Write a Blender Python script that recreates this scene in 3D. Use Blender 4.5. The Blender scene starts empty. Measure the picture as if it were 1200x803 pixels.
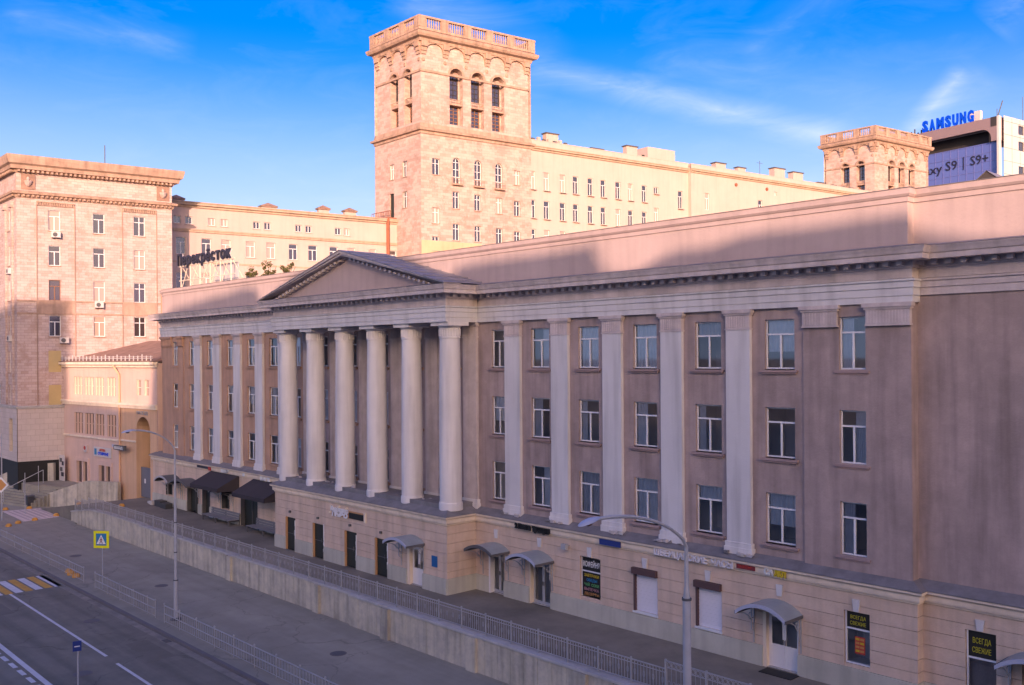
import bpy, math, random
from mathutils import Vector, Matrix
random.seed(7)
SC = bpy.context.scene
COL = SC.collection
# ---------------------------------------------------------------- camera
CAMZ = 12.5
Fv = Vector((-.72955796, .68391899, 0)); Rv = Vector((.68390166, .729539, -.00716715)); Uv = Vector((.00486894, .00525962, .99997431))
cam = bpy.data.cameras.new('camera'); co = bpy.data.objects.new('camera', cam); COL.objects.link(co)
M = Matrix.Identity(4)
for i in range(3):
    M[i][0] = Rv[i]; M[i][1] = Uv[i]; M[i][2] = -Fv[i]
M[2][3] = CAMZ
co.matrix_world = M
cam.sensor_width = 36; cam.lens = 1095 / 1200 * 36; cam.shift_y = (417.17 - 401.5) / 1200
cam.clip_end = 6000; cam.clip_start = .3
SC.camera = co
# ---------------------------------------------------------------- light and sky
SUN_EL = 12.0
SUN_AZ = math.radians(3)     # sun behind the viewer, this much to the right
hz = Vector((.7296, -.6839, 0)) * math.cos(SUN_AZ) + Vector((.6839, .7296, 0)) * math.sin(SUN_AZ)
sun_dir = hz * math.cos(math.radians(SUN_EL)) + Vector((0, 0, math.sin(math.radians(SUN_EL))))
sl = bpy.data.lights.new('sun', 'SUN'); so = bpy.data.objects.new('sun', sl); COL.objects.link(so)
sl.energy = 2.45; sl.angle = math.radians(.38); sl.color = (1, .63, .465)
so.rotation_euler = sun_dir.to_track_quat('Z', 'Y').to_euler()
W = bpy.data.worlds.new('World'); SC.world = W; W.use_nodes = True
wt = W.node_tree; wt.nodes.clear()


def wn(t, **k):
    n = wt.nodes.new(t)
    for a, b in k.items(): setattr(n, a, b)
    return n


def wl(a, b): wt.links.new(a, b)


sky = wn('ShaderNodeTexSky', sky_type='NISHITA'); sky.sun_disc = False
sky.sun_elevation = math.radians(SUN_EL); sky.sun_rotation = math.atan2(sun_dir.x, sun_dir.y)
sky.air_density = 1.0; sky.dust_density = 5.5; sky.ozone_density = 3.0; sky.altitude = 200
hs = wn('ShaderNodeHueSaturation'); hs.inputs['Saturation'].default_value = 1.6; hs.inputs['Value'].default_value = 1.0; hs.inputs['Hue'].default_value = .512
tint = wn('ShaderNodeMix', data_type='RGBA', blend_type='MULTIPLY'); tint.inputs[0].default_value = 1; tint.inputs[7].default_value = (1.04, .905, .93, 1)
wl(sky.outputs[0], tint.inputs[6]); wl(tint.outputs[2], hs.inputs['Color'])
tc = wn('ShaderNodeTexCoord')


def wmath(op, a, b=None, c=None, clamp=False):
    n = wn('ShaderNodeMath', operation=op); n.use_clamp = clamp
    for i, v in enumerate((a, b, c)):
        if v is None: continue
        if isinstance(v, (int, float)): n.inputs[i].default_value = v
        else: wl(v, n.inputs[i])
    return n.outputs[0]


def wdot(v):
    n = wn('ShaderNodeVectorMath', operation='DOT_PRODUCT'); wl(tc.outputs['Generated'], n.inputs[0]); n.inputs[1].default_value = v
    return n.outputs['Value']


def pixdir(x, y): return (Fv + Rv * ((x - 600) / 1095) - Uv * ((y - 417.17) / 1095)).normalized()


nz = wn('ShaderNodeTexNoise'); mp = wn('ShaderNodeMapping'); wl(tc.outputs['Generated'], mp.inputs[0]); wl(mp.outputs[0], nz.inputs[0])
mp.inputs['Scale'].default_value = (9, 9, 30); mp.inputs['Rotation'].default_value = (.25, .2, 0)
nz.inputs['Scale'].default_value = 1.0; nz.inputs['Detail'].default_value = 8; nz.inputs['Roughness'].default_value = .62; nz.inputs['Distortion'].default_value = .6
cl = None
# cirrus streaks and aircraft trails: great-circle bands (start, end, half width in radians, strength)
for (p, q, w, s) in [((650, 84), (975, 160), .021, .42), ((480, -5), (640, 85), .045, .22), ((1068, 155), (1125, 88), .016, .42), ((1090, 150), (1150, 85), .03, .16), ((15, 15), (210, 52), .02, .15), ((780, 70), (1010, 100), .035, .10), ((880, 60), (990, -20), .03, .1), ((1165, 30), (1205, -10), .03, .3), ((300, 250), (900, 215), .09, .10)]:
    a, b = pixdir(*p), pixdir(*q); n = a.cross(b).normalized(); mid = (a + b).normalized(); half = a.angle(b) / 2
    d_ = wmath('ABSOLUTE', wdot(n)); e = wmath('SUBTRACT', 1, wmath('DIVIDE', d_, w), clamp=True); e = wmath('POWER', e, 1.3)
    al = (b - a).normalized(); f_ = wmath('ABSOLUTE', wmath('SUBTRACT', wdot(al), mid.dot(al)))
    g = wmath('SUBTRACT', 1.25, wmath('DIVIDE', f_, half), clamp=True); fr_ = wmath('GREATER_THAN', wdot(mid), 0)
    g = wmath('MULTIPLY', wmath('MINIMUM', wmath('MULTIPLY', g, 3), 1), fr_)
    t = wmath('MULTIPLY', wmath('MULTIPLY', e, g), s)
    cl = t if cl is None else wmath('ADD', cl, t)
nf = wmath('MULTIPLY_ADD', nz.outputs[0], 1.9, -.42, clamp=True)
thin = wmath('MULTIPLY', wmath('MULTIPLY_ADD', nz.outputs[0], 2.2, -1.05, clamp=True), .07)
fac = wmath('ADD', wmath('MULTIPLY', cl, nf), thin, clamp=True)
# pale haze low over the horizon, the same all round
hz_ = wn('ShaderNodeSeparateXYZ'); wl(tc.outputs['Generated'], hz_.inputs[0])
hf = wn('ShaderNodeMapRange', interpolation_type='SMOOTHSTEP'); wl(hz_.outputs[2], hf.inputs[0]); hf.inputs[1].default_value = .33; hf.inputs[2].default_value = .10; hf.inputs[3].default_value = 0; hf.inputs[4].default_value = .8
hm = wn('ShaderNodeMix', data_type='RGBA', blend_type='LIGHTEN'); wl(hf.outputs[0], hm.inputs[0]); wl(hs.outputs[0], hm.inputs[6]); hm.inputs[7].default_value = (1.9, 2.4, 3.6, 1)
mx = wn('ShaderNodeMix', data_type='RGBA', blend_type='LIGHTEN'); wl(fac, mx.inputs[0]); wl(hm.outputs[2], mx.inputs[6]); mx.inputs[7].default_value = (3.7, 3.6, 4.2, 1)
bg = wn('ShaderNodeBackground'); bg.inputs['Strength'].default_value = .13; wl(mx.outputs[2], bg.inputs[0])
wo = wn('ShaderNodeOutputWorld'); wl(bg.outputs[0], wo.inputs[0])
SC.view_settings.view_transform = 'Standard'; SC.view_settings.look = 'None'; SC.view_settings.exposure = 1.47; SC.view_settings.gamma = 1
SC.cycles.max_bounces = 6; SC.cycles.transparent_max_bounces = 12; SC.cycles.caustics_reflective = False; SC.cycles.caustics_refractive = False


# ---------------------------------------------------------------- materials
def mat(name, col, rough=.85, vary=.12, scale=.35, bump=.25, bscale=25, metal=0, spec=.3, col2=None, streak=0, brick=None, emit=None, cracks=0, lanes=0):
    m = bpy.data.materials.new(name); m.use_nodes = True; nt = m.node_tree; b = nt.nodes['Principled BSDF']
    b.inputs['Roughness'].default_value = rough; b.inputs['Metallic'].default_value = metal; b.inputs['Specular IOR Level'].default_value = spec

    def N(t, **k):
        n = nt.nodes.new(t)
        for a, c in k.items(): setattr(n, a, c)
        return n
    g = N('ShaderNodeNewGeometry'); uv = N('ShaderNodeTexCoord')
    n1 = N('ShaderNodeTexNoise'); n1.inputs['Scale'].default_value = scale; n1.inputs['Detail'].default_value = 9; n1.inputs['Roughness'].default_value = .65
    nt.links.new(g.outputs['Position'], n1.inputs[0])
    r = N('ShaderNodeMapRange'); r.inputs[1].default_value = .3; r.inputs[2].default_value = .7; r.inputs[3].default_value = 1 - vary; r.inputs[4].default_value = 1 + vary
    nt.links.new(n1.outputs[0], r.inputs[0])
    base = N('ShaderNodeMix', data_type='RGBA'); base.inputs[6].default_value = (*col, 1); base.inputs[7].default_value = (*(col2 or col), 1)
    if brick:
        bw, bh, mort = brick
        bt = N('ShaderNodeTexBrick'); bt.inputs['Scale'].default_value = 1; bt.inputs['Brick Width'].default_value = bw; bt.inputs['Row Height'].default_value = bh
        bt.inputs['Mortar Size'].default_value = mort; bt.inputs['Mortar Smooth'].default_value = .3; bt.inputs['Bias'].default_value = -.35
        c2 = col2 or col
        bt.inputs['Color1'].default_value = (*col, 1); bt.inputs['Color2'].default_value = (*c2, 1)
        bt.inputs['Mortar'].default_value = (col[0] * .62, col[1] * .58, col[2] * .55, 1)
        nt.links.new(uv.outputs['UV'], bt.inputs[0]); nt.links.new(bt.outputs[0], base.inputs[6]); base.inputs[0].default_value = 0
        if col2:
            n4 = N('ShaderNodeTexNoise'); n4.inputs['Scale'].default_value = .55; n4.inputs['Detail'].default_value = 5; n4.inputs['Roughness'].default_value = .8
            nt.links.new(g.outputs['Position'], n4.inputs[0]); r4 = N('ShaderNodeMapRange'); r4.inputs[1].default_value = .52; r4.inputs[2].default_value = .62; r4.inputs[3].default_value = 0; r4.inputs[4].default_value = .75
            nt.links.new(n4.outputs[0], r4.inputs[0]); nt.links.new(r4.outputs[0], base.inputs[0])
    elif col2:
        n2 = N('ShaderNodeTexNoise'); n2.inputs['Scale'].default_value = scale * 2.3; n2.inputs['Detail'].default_value = 8; n2.inputs['Roughness'].default_value = .7
        nt.links.new(g.outputs['Position'], n2.inputs[0])
        r2 = N('ShaderNodeMapRange'); r2.inputs[1].default_value = .42; r2.inputs[2].default_value = .62; nt.links.new(n2.outputs[0], r2.inputs[0])
        nt.links.new(r2.outputs[0], base.inputs[0])
    else:
        base.inputs[0].default_value = 0
    val = r.outputs[0]
    if streak:
        mp_ = N('ShaderNodeMapping'); mp_.inputs['Scale'].default_value = (2.2, 2.2, .18); nt.links.new(g.outputs['Position'], mp_.inputs[0])
        n3 = N('ShaderNodeTexNoise'); n3.inputs['Scale'].default_value = 1; n3.inputs['Detail'].default_value = 7; nt.links.new(mp_.outputs[0], n3.inputs[0])
        r3 = N('ShaderNodeMapRange'); r3.inputs[1].default_value = .45; r3.inputs[2].default_value = .72; r3.inputs[3].default_value = 1; r3.inputs[4].default_value = 1 - streak; nt.links.new(n3.outputs[0], r3.inputs[0])
        mm = N('ShaderNodeMath', operation='MULTIPLY'); nt.links.new(val, mm.inputs[0]); nt.links.new(r3.outputs[0], mm.inputs[1]); val = mm.outputs[0]
    def mulv(v, w):
        k = N('ShaderNodeMath', operation='MULTIPLY'); nt.links.new(v, k.inputs[0]); nt.links.new(w, k.inputs[1]); return k.outputs[0]
    if lanes:
        mp2 = N('ShaderNodeMapping'); mp2.inputs['Scale'].default_value = (.03, 1.3, 1); nt.links.new(g.outputs['Position'], mp2.inputs[0])
        n5 = N('ShaderNodeTexNoise'); n5.inputs['Scale'].default_value = 1; n5.inputs['Detail'].default_value = 4; nt.links.new(mp2.outputs[0], n5.inputs[0])
        r5 = N('ShaderNodeMapRange'); r5.inputs[1].default_value = .38; r5.inputs[2].default_value = .62; r5.inputs[3].default_value = 1 - lanes; r5.inputs[4].default_value = 1 + lanes * .5; nt.links.new(n5.outputs[0], r5.inputs[0]); val = mulv(val, r5.outputs[0])
    if cracks:
        nd = N('ShaderNodeTexNoise'); nd.inputs['Scale'].default_value = .8; nd.inputs['Detail'].default_value = 5; nt.links.new(g.outputs['Position'], nd.inputs[0])
        va = N('ShaderNodeVectorMath', operation='MULTIPLY_ADD'); va.inputs[1].default_value = (2.4, 2.4, 0); nt.links.new(nd.outputs['Color'], va.inputs[0]); nt.links.new(g.outputs['Position'], va.inputs[2])
        vo = N('ShaderNodeTexVoronoi', feature='DISTANCE_TO_EDGE'); vo.inputs['Scale'].default_value = .16; nt.links.new(va.outputs[0], vo.inputs['Vector'])
        r6 = N('ShaderNodeMapRange'); r6.inputs[1].default_value = 0; r6.inputs[2].default_value = .008; r6.inputs[3].default_value = 1 - cracks; r6.inputs[4].default_value = 1; nt.links.new(vo.outputs['Distance'], r6.inputs[0]); val = mulv(val, r6.outputs[0])
    mul = N('ShaderNodeMix', data_type='RGBA', blend_type='MULTIPLY'); mul.inputs[0].default_value = 1
    nt.links.new(base.outputs[2], mul.inputs[6]); nt.links.new(val, mul.inputs[7]); nt.links.new(mul.outputs[2], b.inputs['Base Color'])
    if bump:
        nb = N('ShaderNodeTexNoise'); nb.inputs['Scale'].default_value = bscale; nb.inputs['Detail'].default_value = 4; nt.links.new(g.outputs['Position'], nb.inputs[0])
        bm_ = N('ShaderNodeBump'); bm_.inputs['Strength'].default_value = bump; bm_.inputs['Distance'].default_value = .03
        if brick:
            ad = N('ShaderNodeMath', operation='MULTIPLY_ADD'); nt.links.new(bt.outputs['Fac'], ad.inputs[0]); ad.inputs[1].default_value = -1.5; nt.links.new(nb.outputs[0], ad.inputs[2]); nt.links.new(ad.outputs[0], bm_.inputs['Height'])
        else: nt.links.new(nb.outputs[0], bm_.inputs['Height'])
        nt.links.new(bm_.outputs[0], b.inputs['Normal'])
    if emit: b.inputs['Emission Color'].default_value = (*emit[0], 1); b.inputs['Emission Strength'].default_value = emit[1]
    return m


X = {}
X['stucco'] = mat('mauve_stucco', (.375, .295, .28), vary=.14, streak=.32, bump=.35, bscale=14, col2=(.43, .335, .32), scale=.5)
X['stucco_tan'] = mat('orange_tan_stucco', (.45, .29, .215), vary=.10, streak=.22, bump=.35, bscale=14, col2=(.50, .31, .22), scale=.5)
X['white_paint'] = mat('pale_lilac_plaster', (.66, .645, .66), vary=.07, streak=.22, bump=.2, bscale=20)
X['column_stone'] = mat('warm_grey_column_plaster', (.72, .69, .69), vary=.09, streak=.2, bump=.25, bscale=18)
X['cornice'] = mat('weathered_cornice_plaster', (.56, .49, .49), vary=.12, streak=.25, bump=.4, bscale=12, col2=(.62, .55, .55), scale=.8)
X['attic'] = mat('pink_attic_render', (.50, .395, .375), vary=.10, streak=.12, bump=.4, bscale=10)
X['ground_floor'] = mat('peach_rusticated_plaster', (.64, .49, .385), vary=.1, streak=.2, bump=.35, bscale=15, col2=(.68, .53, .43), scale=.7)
X['groove'] = mat('dark_joint_plaster', (.17, .11, .09), vary=.1)
X['band'] = mat('cream_band_plaster', (.80, .68, .55), vary=.08, streak=.15, bump=.25, bscale=12)
X['plinth'] = mat('grey_stone_plinth', (.52, .50, .43), vary=.16, streak=.18, bump=.5, bscale=12)
X['tin'] = mat('grey_sheet_metal_flashing', (.20, .19, .20), rough=.55, vary=.25, scale=1.4, bump=.3, bscale=6)
X['roof'] = mat('blue_grey_roof_sheet', (.25, .24, .28), rough=.5, vary=.18, scale=.9, bump=.2, bscale=4)
X['frame'] = mat('white_window_plastic', (.75, .75, .78), rough=.45, vary=.03, bump=0)
X['oldframe'] = mat('brown_wooden_frame', (.24, .12, .07), rough=.6, vary=.1, bump=0)
X['sill'] = mat('mauve_sill', (.36, .26, .25), vary=.15, bump=.2)
X['room'] = mat('dim_room_wall', (.66, .65, .66), vary=.1, bump=0)
X['curtain'] = mat('pale_curtain_cloth', (.82, .82, .84), vary=.1, scale=3, bump=0)
X['asphalt'] = mat('asphalt', (.21, .18, .138), vary=.14, scale=.22, bump=.5, bscale=40, rough=.9, col2=(.23, .198, .153))
X['patch'] = mat('newer_asphalt_patch', (.185, .162, .13), vary=.12, scale=.8, bump=.5, bscale=40)
X['road_asphalt'] = mat('worn_road_asphalt', (.205, .182, .145), vary=.16, scale=.3, bump=.5, bscale=40, rough=.85, col2=(.235, .208, .167), cracks=.3, lanes=.16)
X['patch_rib'] = mat('worn_pink_ribs', (.50, .40, .37), vary=.15, bump=.3)
X['pave'] = mat('worn_grey_pavement', (.315, .288, .23), vary=.13, scale=.3, bump=.4, bscale=30, col2=(.34, .31, .25), cracks=.28, lanes=.08)
X['terrace'] = mat('terrace_asphalt', (.20, .178, .145), vary=.28, scale=.16, bump=.5, bscale=20, col2=(.25, .222, .18))
X['kerb'] = mat('kerb_granite', (.17, .15, .15), vary=.15, bump=.4)
X['concrete'] = mat('stained_concrete_panel', (.60, .54, .43), vary=.13, streak=.38, bump=.5, bscale=8, col2=(.46, .42, .36), scale=.6)
X['coping'] = mat('light_concrete_coping', (.48, .46, .45), vary=.18, bump=.4, scale=1.2)
X['rail'] = mat('grey_painted_railing', (.36, .36, .38), rough=.55, vary=.1, bump=0, scale=3)
X['rail2'] = mat('dull_galvanised_fence', (.38, .37, .37), rough=.55, vary=.15, bump=0, scale=3)
X['galv'] = mat('galvanised_steel', (.44, .44, .47), rough=.45, vary=.1, bump=0, metal=.15, scale=3)
X['lamp'] = mat('blue_grey_lamp_shell', (.42, .45, .58), rough=.35, vary=.05, bump=0)
X['lamp_glass'] = mat('brown_lamp_lens', (.16, .10, .07), rough=.3, vary=.05, bump=0)
X['wline'] = mat('white_road_paint', (.66, .63, .64), vary=.12, scale=2.2, bump=.2)
X['yline'] = mat('yellow_road_paint', (.62, .33, .07), vary=.15, scale=2.2, bump=.2)
X['yellow'] = mat('yellow_bollard_paint', (.60, .30, .07), vary=.1, scale=3, bump=.15)
X['canopy'] = mat('smoky_polycarbonate_canopy', (.27, .31, .34), rough=.3, vary=.14, scale=1.5, bump=0, spec=.5)
X['iron'] = mat('dark_grey_iron', (.11, .11, .12), rough=.6, vary=.1, bump=0)
X['awning'] = mat('charcoal_awning_canvas', (.05, .043, .05), rough=.85, vary=.1, bump=.3, bscale=9)
X['bench'] = mat('bluish_grey_bench_wood', (.22, .22, .245), vary=.12, bump=.2)
X['black'] = mat('matt_black', (.022, .022, .022), rough=.6, vary=.1, bump=0)
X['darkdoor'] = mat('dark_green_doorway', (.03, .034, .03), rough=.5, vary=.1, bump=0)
X['orange'] = mat('orange_door_reveal', (.52, .29, .14), vary=.08, bump=.1)
X['whitedoor'] = mat('white_door_plastic', (.78, .76, .78), rough=.45, vary=.03, bump=0)
X['shutter'] = mat('pale_lilac_roller_shutter', (.76, .74, .80), rough=.6, vary=.04, bump=0)
X['brownbox'] = mat('brown_shutter_box', (.11, .065, .065), rough=.6, vary=.08, bump=0)
X['blue'] = mat('blue_sign_enamel', (.03, .05, .22), rough=.4, vary=.03, bump=0)
X['signblue'] = mat('vivid_blue_letters', (.0, .07, .75), rough=.4, vary=0, bump=0)
X['plaque'] = mat('blue_plaque', (.02, .12, .33), rough=.4, vary=.03, bump=0)
X['white'] = mat('white_sign_paint', (.75, .75, .75), rough=.5, vary=.04, bump=0)
X['black_letter'] = mat('navy_black_letter', (.03, .03, .05), rough=.5, vary=.04, bump=0)
X['red'] = mat('dark_red_sign', (.22, .04, .05), rough=.5, vary=.05, bump=0)
X['redbright'] = mat('red_print', (.45, .05, .04), rough=.5, vary=.05, bump=0)
X['yellowp'] = mat('yellow_print', (.6, .45, .03), rough=.5, vary=.03, bump=0)
X['lime'] = mat('lime_sign_yellow', (.80, .80, .02), rough=.4, vary=.02, bump=0)
X['dull_lime'] = mat('dull_yellow_letters', (.46, .43, .03), rough=.5, vary=.03, bump=0)
X['cyanp'] = mat('blue_print', (.03, .2, .42), rough=.5, vary=.03, bump=0)
X['greenp'] = mat('green_print', (.12, .4, .15), rough=.5, vary=.03, bump=0)
X['pinkp'] = mat('dusty_pink_print', (.45, .22, .25), rough=.5, vary=.03, bump=0)
X['orangep'] = mat('orange_print', (.55, .27, .09), rough=.5, vary=.03, bump=0)
X['limestone'] = mat('patchy_limestone_facing', (.54, .43, .41), vary=.12, brick=(.62, .27, .012), col2=(.41, .29, .25), bump=.5, bscale=8)
X['lime_trim'] = mat('weathered_limestone_trim', (.42, .29, .23), vary=.2, streak=.3, bump=.5, bscale=6, scale=.9)
X['towerstone'] = mat('tower_limestone_facing', (.53, .405, .37), vary=.16, brick=(.8, .36, .010), col2=(.38, .25, .215), bump=.5, bscale=8)
X['palestone'] = mat('pale_plinth_slabs', (.58, .50, .47), vary=.08, brick=(.8, .55, .012), col2=(.52, .45, .42), bump=.3)
X['wing'] = mat('cream_wing_plaster', (.55, .42, .385), vary=.06, streak=.08, bump=.3, bscale=6)
X['wingtrim'] = mat('sandy_wing_cornice', (.47, .35, .27), vary=.14, streak=.2, bump=.3, bscale=6)
X['archwall'] = mat('salmon_plaster', (.66, .48, .41), vary=.07, streak=.1, bump=.3, bscale=10)
X['archorange'] = mat('orange_plaster', (.66, .43, .28), vary=.08, streak=.12, bump=.3, bscale=10)
X['rust'] = mat('rusty_roof_sheet', (.30, .19, .15), rough=.7, vary=.25, scale=1.2, bump=.4, bscale=8)
X['rustpipe'] = mat('rusty_pipe', (.28, .10, .06), rough=.7, vary=.2, scale=2, bump=.2)
X['board'] = mat('yellow_board', (.52, .40, .20), vary=.1, bump=.2)
X['gate'] = mat('grey_blue_gate_steel', (.16, .17, .21), rough=.55, vary=.08, bump=.1)
X['panelw'] = mat('white_metal_cladding', (.60, .56, .55), rough=.4, vary=.06, bump=0)
X['rose'] = mat('rose_grey_cladding', (.27, .20, .215), rough=.45, vary=.05, bump=0)
X['darkrecess'] = mat('dark_recess_cladding', (.05, .045, .05), rough=.7, vary=.1, bump=0)
X['darkletter'] = mat('dark_letter', (.02, .02, .045), rough=.5, vary=0, bump=0)
X['leaf'] = mat('leaf_green', (.09, .10, .03), rough=.7, vary=.35, scale=3, bump=0, col2=(.16, .13, .05))
X['wood'] = mat('brown_branch', (.12, .08, .05), vary=.15, bump=.2)
X['tan_far'] = mat('sandy_brick_wall', (.36, .27, .21), vary=.1, brick=(.5, .15, .01), bump=.2)
X['debris'] = mat('broken_plaster_rubble', (.52, .47, .46), vary=.2, scale=4, bump=.6, bscale=12)
X['bin'] = mat('dark_grey_plastic', (.06, .06, .065), rough=.5, vary=.1, bump=0)


def glass(name, tint, gl, transp=True, rough=.03):
    m = bpy.data.materials.new(name); m.use_nodes = True; nt = m.node_tree; nt.nodes.clear()
    o = nt.nodes.new('ShaderNodeOutputMaterial'); mx_ = nt.nodes.new('ShaderNodeMixShader'); g = nt.nodes.new('ShaderNodeBsdfGlossy')
    g.inputs['Roughness'].default_value = rough; g.inputs['Color'].default_value = (.9, .93, 1, 1)
    t = nt.nodes.new('ShaderNodeBsdfTransparent' if transp else 'ShaderNodeBsdfDiffuse'); t.inputs['Color'].default_value = (*tint, 1)
    f = nt.nodes.new('ShaderNodeFresnel'); f.inputs[0].default_value = 1.5
    a = nt.nodes.new('ShaderNodeMath'); a.operation = 'ADD'; a.inputs[1].default_value = gl; nt.links.new(f.outputs[0], a.inputs[0])
    nt.links.new(a.outputs[0], mx_.inputs[0]); nt.links.new(t.outputs[0], mx_.inputs[1]); nt.links.new(g.outputs[0], mx_.inputs[2]); nt.links.new(mx_.outputs[0], o.inputs[0])
    return m


X['pane'] = glass('window_glass', (.86, .9, .94), .10)
X['pane_blue'] = glass('bluish_window_glass', (.5, .68, .85), .16)
X['pane_dark'] = glass('dark_window_glass', (.72, .74, .78), .06)
X['farpane'] = glass('far_window_glass', (.05, .04, .045), .10, False, .06)
X['farpane2'] = glass('far_glass_blinds_and_sun_glare', (.42, .32, .27), .06, False, .06)  # pale body colour: blinds, and painted sun reflection on the gateway's upper panes
X['curtainwall'] = glass('blue_curtain_wall_glass', (.10, .13, .40), .04, False, .05)


# ---------------------------------------------------------------- geometry helpers
class Fr:
    """facade frame: s to the right along the wall, o outwards, z up"""
    def __init__(s, x, y, ux, uy):
        l = math.hypot(ux, uy); s.p = (x, y); s.u = (ux / l, uy / l); s.i = (-uy / l, ux / l)

    def P(s, a, o, z): return (s.p[0] + s.u[0] * a - s.i[0] * o, s.p[1] + s.u[1] * a - s.i[1] * o, z)

    def M(s, a, o, z):
        m = Matrix.Identity(4); m[0][0], m[1][0] = s.u; m[0][1], m[1][1] = s.i
        m[0][3], m[1][3], m[2][3] = s.P(a, o, z); return m


WF = Fr(0, 0, 1, 0)     # world frame: s=x, o=-y
LOC = Fr(0, 0, 1, 0)


class MB:
    def __init__(s, fr=None): s.v = []; s.f = []; s.fr = fr or WF; s.sm = False

    def pt(s, a, o, z): s.v.append(s.fr.P(a, o, z)); return len(s.v) - 1

    def quad(s, *ps): s.f.append([s.pt(*p) for p in ps]); return s

    def raw(s, *ps):
        n = len(s.v); s.v += [tuple(p) for p in ps]; s.f.append(list(range(n, n + len(ps)))); return s

    def box(s, a0, a1, o0, o1, z0, z1):
        i = [s.pt(a, o, z) for z in (z0, z1) for o in (o0, o1) for a in (a0, a1)]
        for q in ((0, 1, 3, 2), (4, 6, 7, 5), (0, 4, 5, 1), (2, 3, 7, 6), (0, 2, 6, 4), (1, 5, 7, 3)): s.f.append([i[k] for k in q])
        return s

    def wbox(s, x0, x1, y0, y1, z0, z1):
        n = len(s.v); s.v += [(x, y, z) for z in (z0, z1) for y in (y0, y1) for x in (x0, x1)]
        for q in ((0, 2, 3, 1), (4, 5, 7, 6), (0, 1, 5, 4), (2, 6, 7, 3), (0, 4, 6, 2), (1, 3, 7, 5)): s.f.append([n + k for k in q])
        return s

    def tube(s, p, q, r, r2=None, n=8, cap=True):
        p = Vector(p); q = Vector(q); d = (q - p).normalized(); a = d.orthogonal().normalized(); b = d.cross(a); k = len(s.v); r2 = r if r2 is None else r2
        for c, rr in ((p, r), (q, r2)):
            for i in range(n):
                t = 2 * math.pi * i / n; s.v.append(tuple(c + (a * math.cos(t) + b * math.sin(t)) * rr))
        for i in range(n): s.f.append([k + i, k + (i + 1) % n, k + n + (i + 1) % n, k + n + i])
        if cap: s.f.append([k + i for i in range(n)][::-1]); s.f.append([k + n + i for i in range(n)])
        return s

    def path(s, pts, r, n=6):
        for a, b in zip(pts[:-1], pts[1:]): s.tube(a, b, r, n=n)
        return s

    def lathe(s, c, prof, n=24):
        k = len(s.v)
        for r, z in prof:
            for i in range(n): t = 2 * math.pi * i / n; s.v.append((c[0] + r * math.cos(t), c[1] + r * math.sin(t), c[2] + z))
        for j in range(len(prof) - 1):
            for i in range(n): s.f.append([k + j * n + i, k + j * n + (i + 1) % n, k + (j + 1) * n + (i + 1) % n, k + (j + 1) * n + i])
        s.f.append([k + i for i in range(n)][::-1]); s.f.append([k + (len(prof) - 1) * n + i for i in range(n)]); return s

    def sweep(s, prof, path, closed=True):
        """prof [(o,z)] swept along xy path with mitres; outward is to the right of travel"""
        n = len(path); k = len(s.v); m = len(prof); P = [Vector(p) for p in path]
        for i, p in enumerate(P):
            d0 = (P[i] - P[i - 1]).normalized() if i else (P[1] - P[0]).normalized()
            d1 = (P[i + 1] - P[i]).normalized() if i < n - 1 else d0
            n0 = Vector((d0.y, -d0.x)); n1 = Vector((d1.y, -d1.x)); b = n0 + n1; b = b / (b.dot(n0))
            for o, z in prof: s.v.append((p.x + b.x * o, p.y + b.y * o, z))
        for i in range(n - 1):
            for j in range(m if closed else m - 1):
                j2 = (j + 1) % m; s.f.append([k + i * m + j, k + (i + 1) * m + j, k + (i + 1) * m + j2, k + i * m + j2])
        if closed: s.f.append([k + j for j in range(m)]); s.f.append([k + (n - 1) * m + j for j in range(m)][::-1])
        return s

    def wall(s, a0, a1, z0, z1, holes=(), o=0., depth=.2):
        """sheet with rectangular (or arched) openings and reveals"""
        A = sorted({a0, a1, *[h[0] for h in holes], *[h[1] for h in holes]}); Z = sorted({z0, z1, *[h[2] for h in holes], *[h[3] for h in holes]})
        A = [a for a in A if a0 <= a <= a1]; Z = [z for z in Z if z0 <= z <= z1]
        for j in range(len(Z) - 1):
            run = None
            for i in range(len(A) - 1):
                ca, cz = (A[i] + A[i + 1]) / 2, (Z[j] + Z[j + 1]) / 2
                if any(h[0] < ca < h[1] and h[2] < cz < h[3] for h in holes):
                    if run is not None: s.quad((run, o, Z[j]), (A[i], o, Z[j]), (A[i], o, Z[j + 1]), (run, o, Z[j + 1])); run = None
                elif run is None: run = A[i]
            if run is not None: s.quad((run, o, Z[j]), (A[-1], o, Z[j]), (A[-1], o, Z[j + 1]), (run, o, Z[j + 1]))
        for h in holes:
            b0, b1, c0, c1 = h[:4]; q = o - depth
            if len(h) > 4 and h[4] == 'arch':
                r = (b1 - b0) / 2; cx = (b0 + b1) / 2; sp = c1 - r; n = 10
                pts = [(cx + r * math.cos(math.pi * k / n), sp + r * math.sin(math.pi * k / n)) for k in range(n + 1)]
                for k in range(n):
                    (x0, y0), (x1, y1) = pts[k], pts[k + 1]; s.quad((x0, o, y0), (x1, o, y1), (x1, q, y1), (x0, q, y0))
                    s.quad((x0, o, y0), (x0, o, c1), (x1, o, c1), (x1, o, y1))
                s.quad((b0, o, c0), (b0, q, c0), (b0, q, sp), (b0, o, sp)); s.quad((b1, o, c0), (b1, o, sp), (b1, q, sp), (b1, q, c0))
            else:
                s.quad((b0, o, c0), (b0, q, c0), (b0, q, c1), (b0, o, c1)); s.quad((b1, o, c0), (b1, o, c1), (b1, q, c1), (b1, q, c0)); s.quad((b0, o, c1), (b0, q, c1), (b1, q, c1), (b1, o, c1))
            s.quad((b0, o, c0), (b1, o, c0), (b1, q, c0), (b0, q, c0))
        return s

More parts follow.
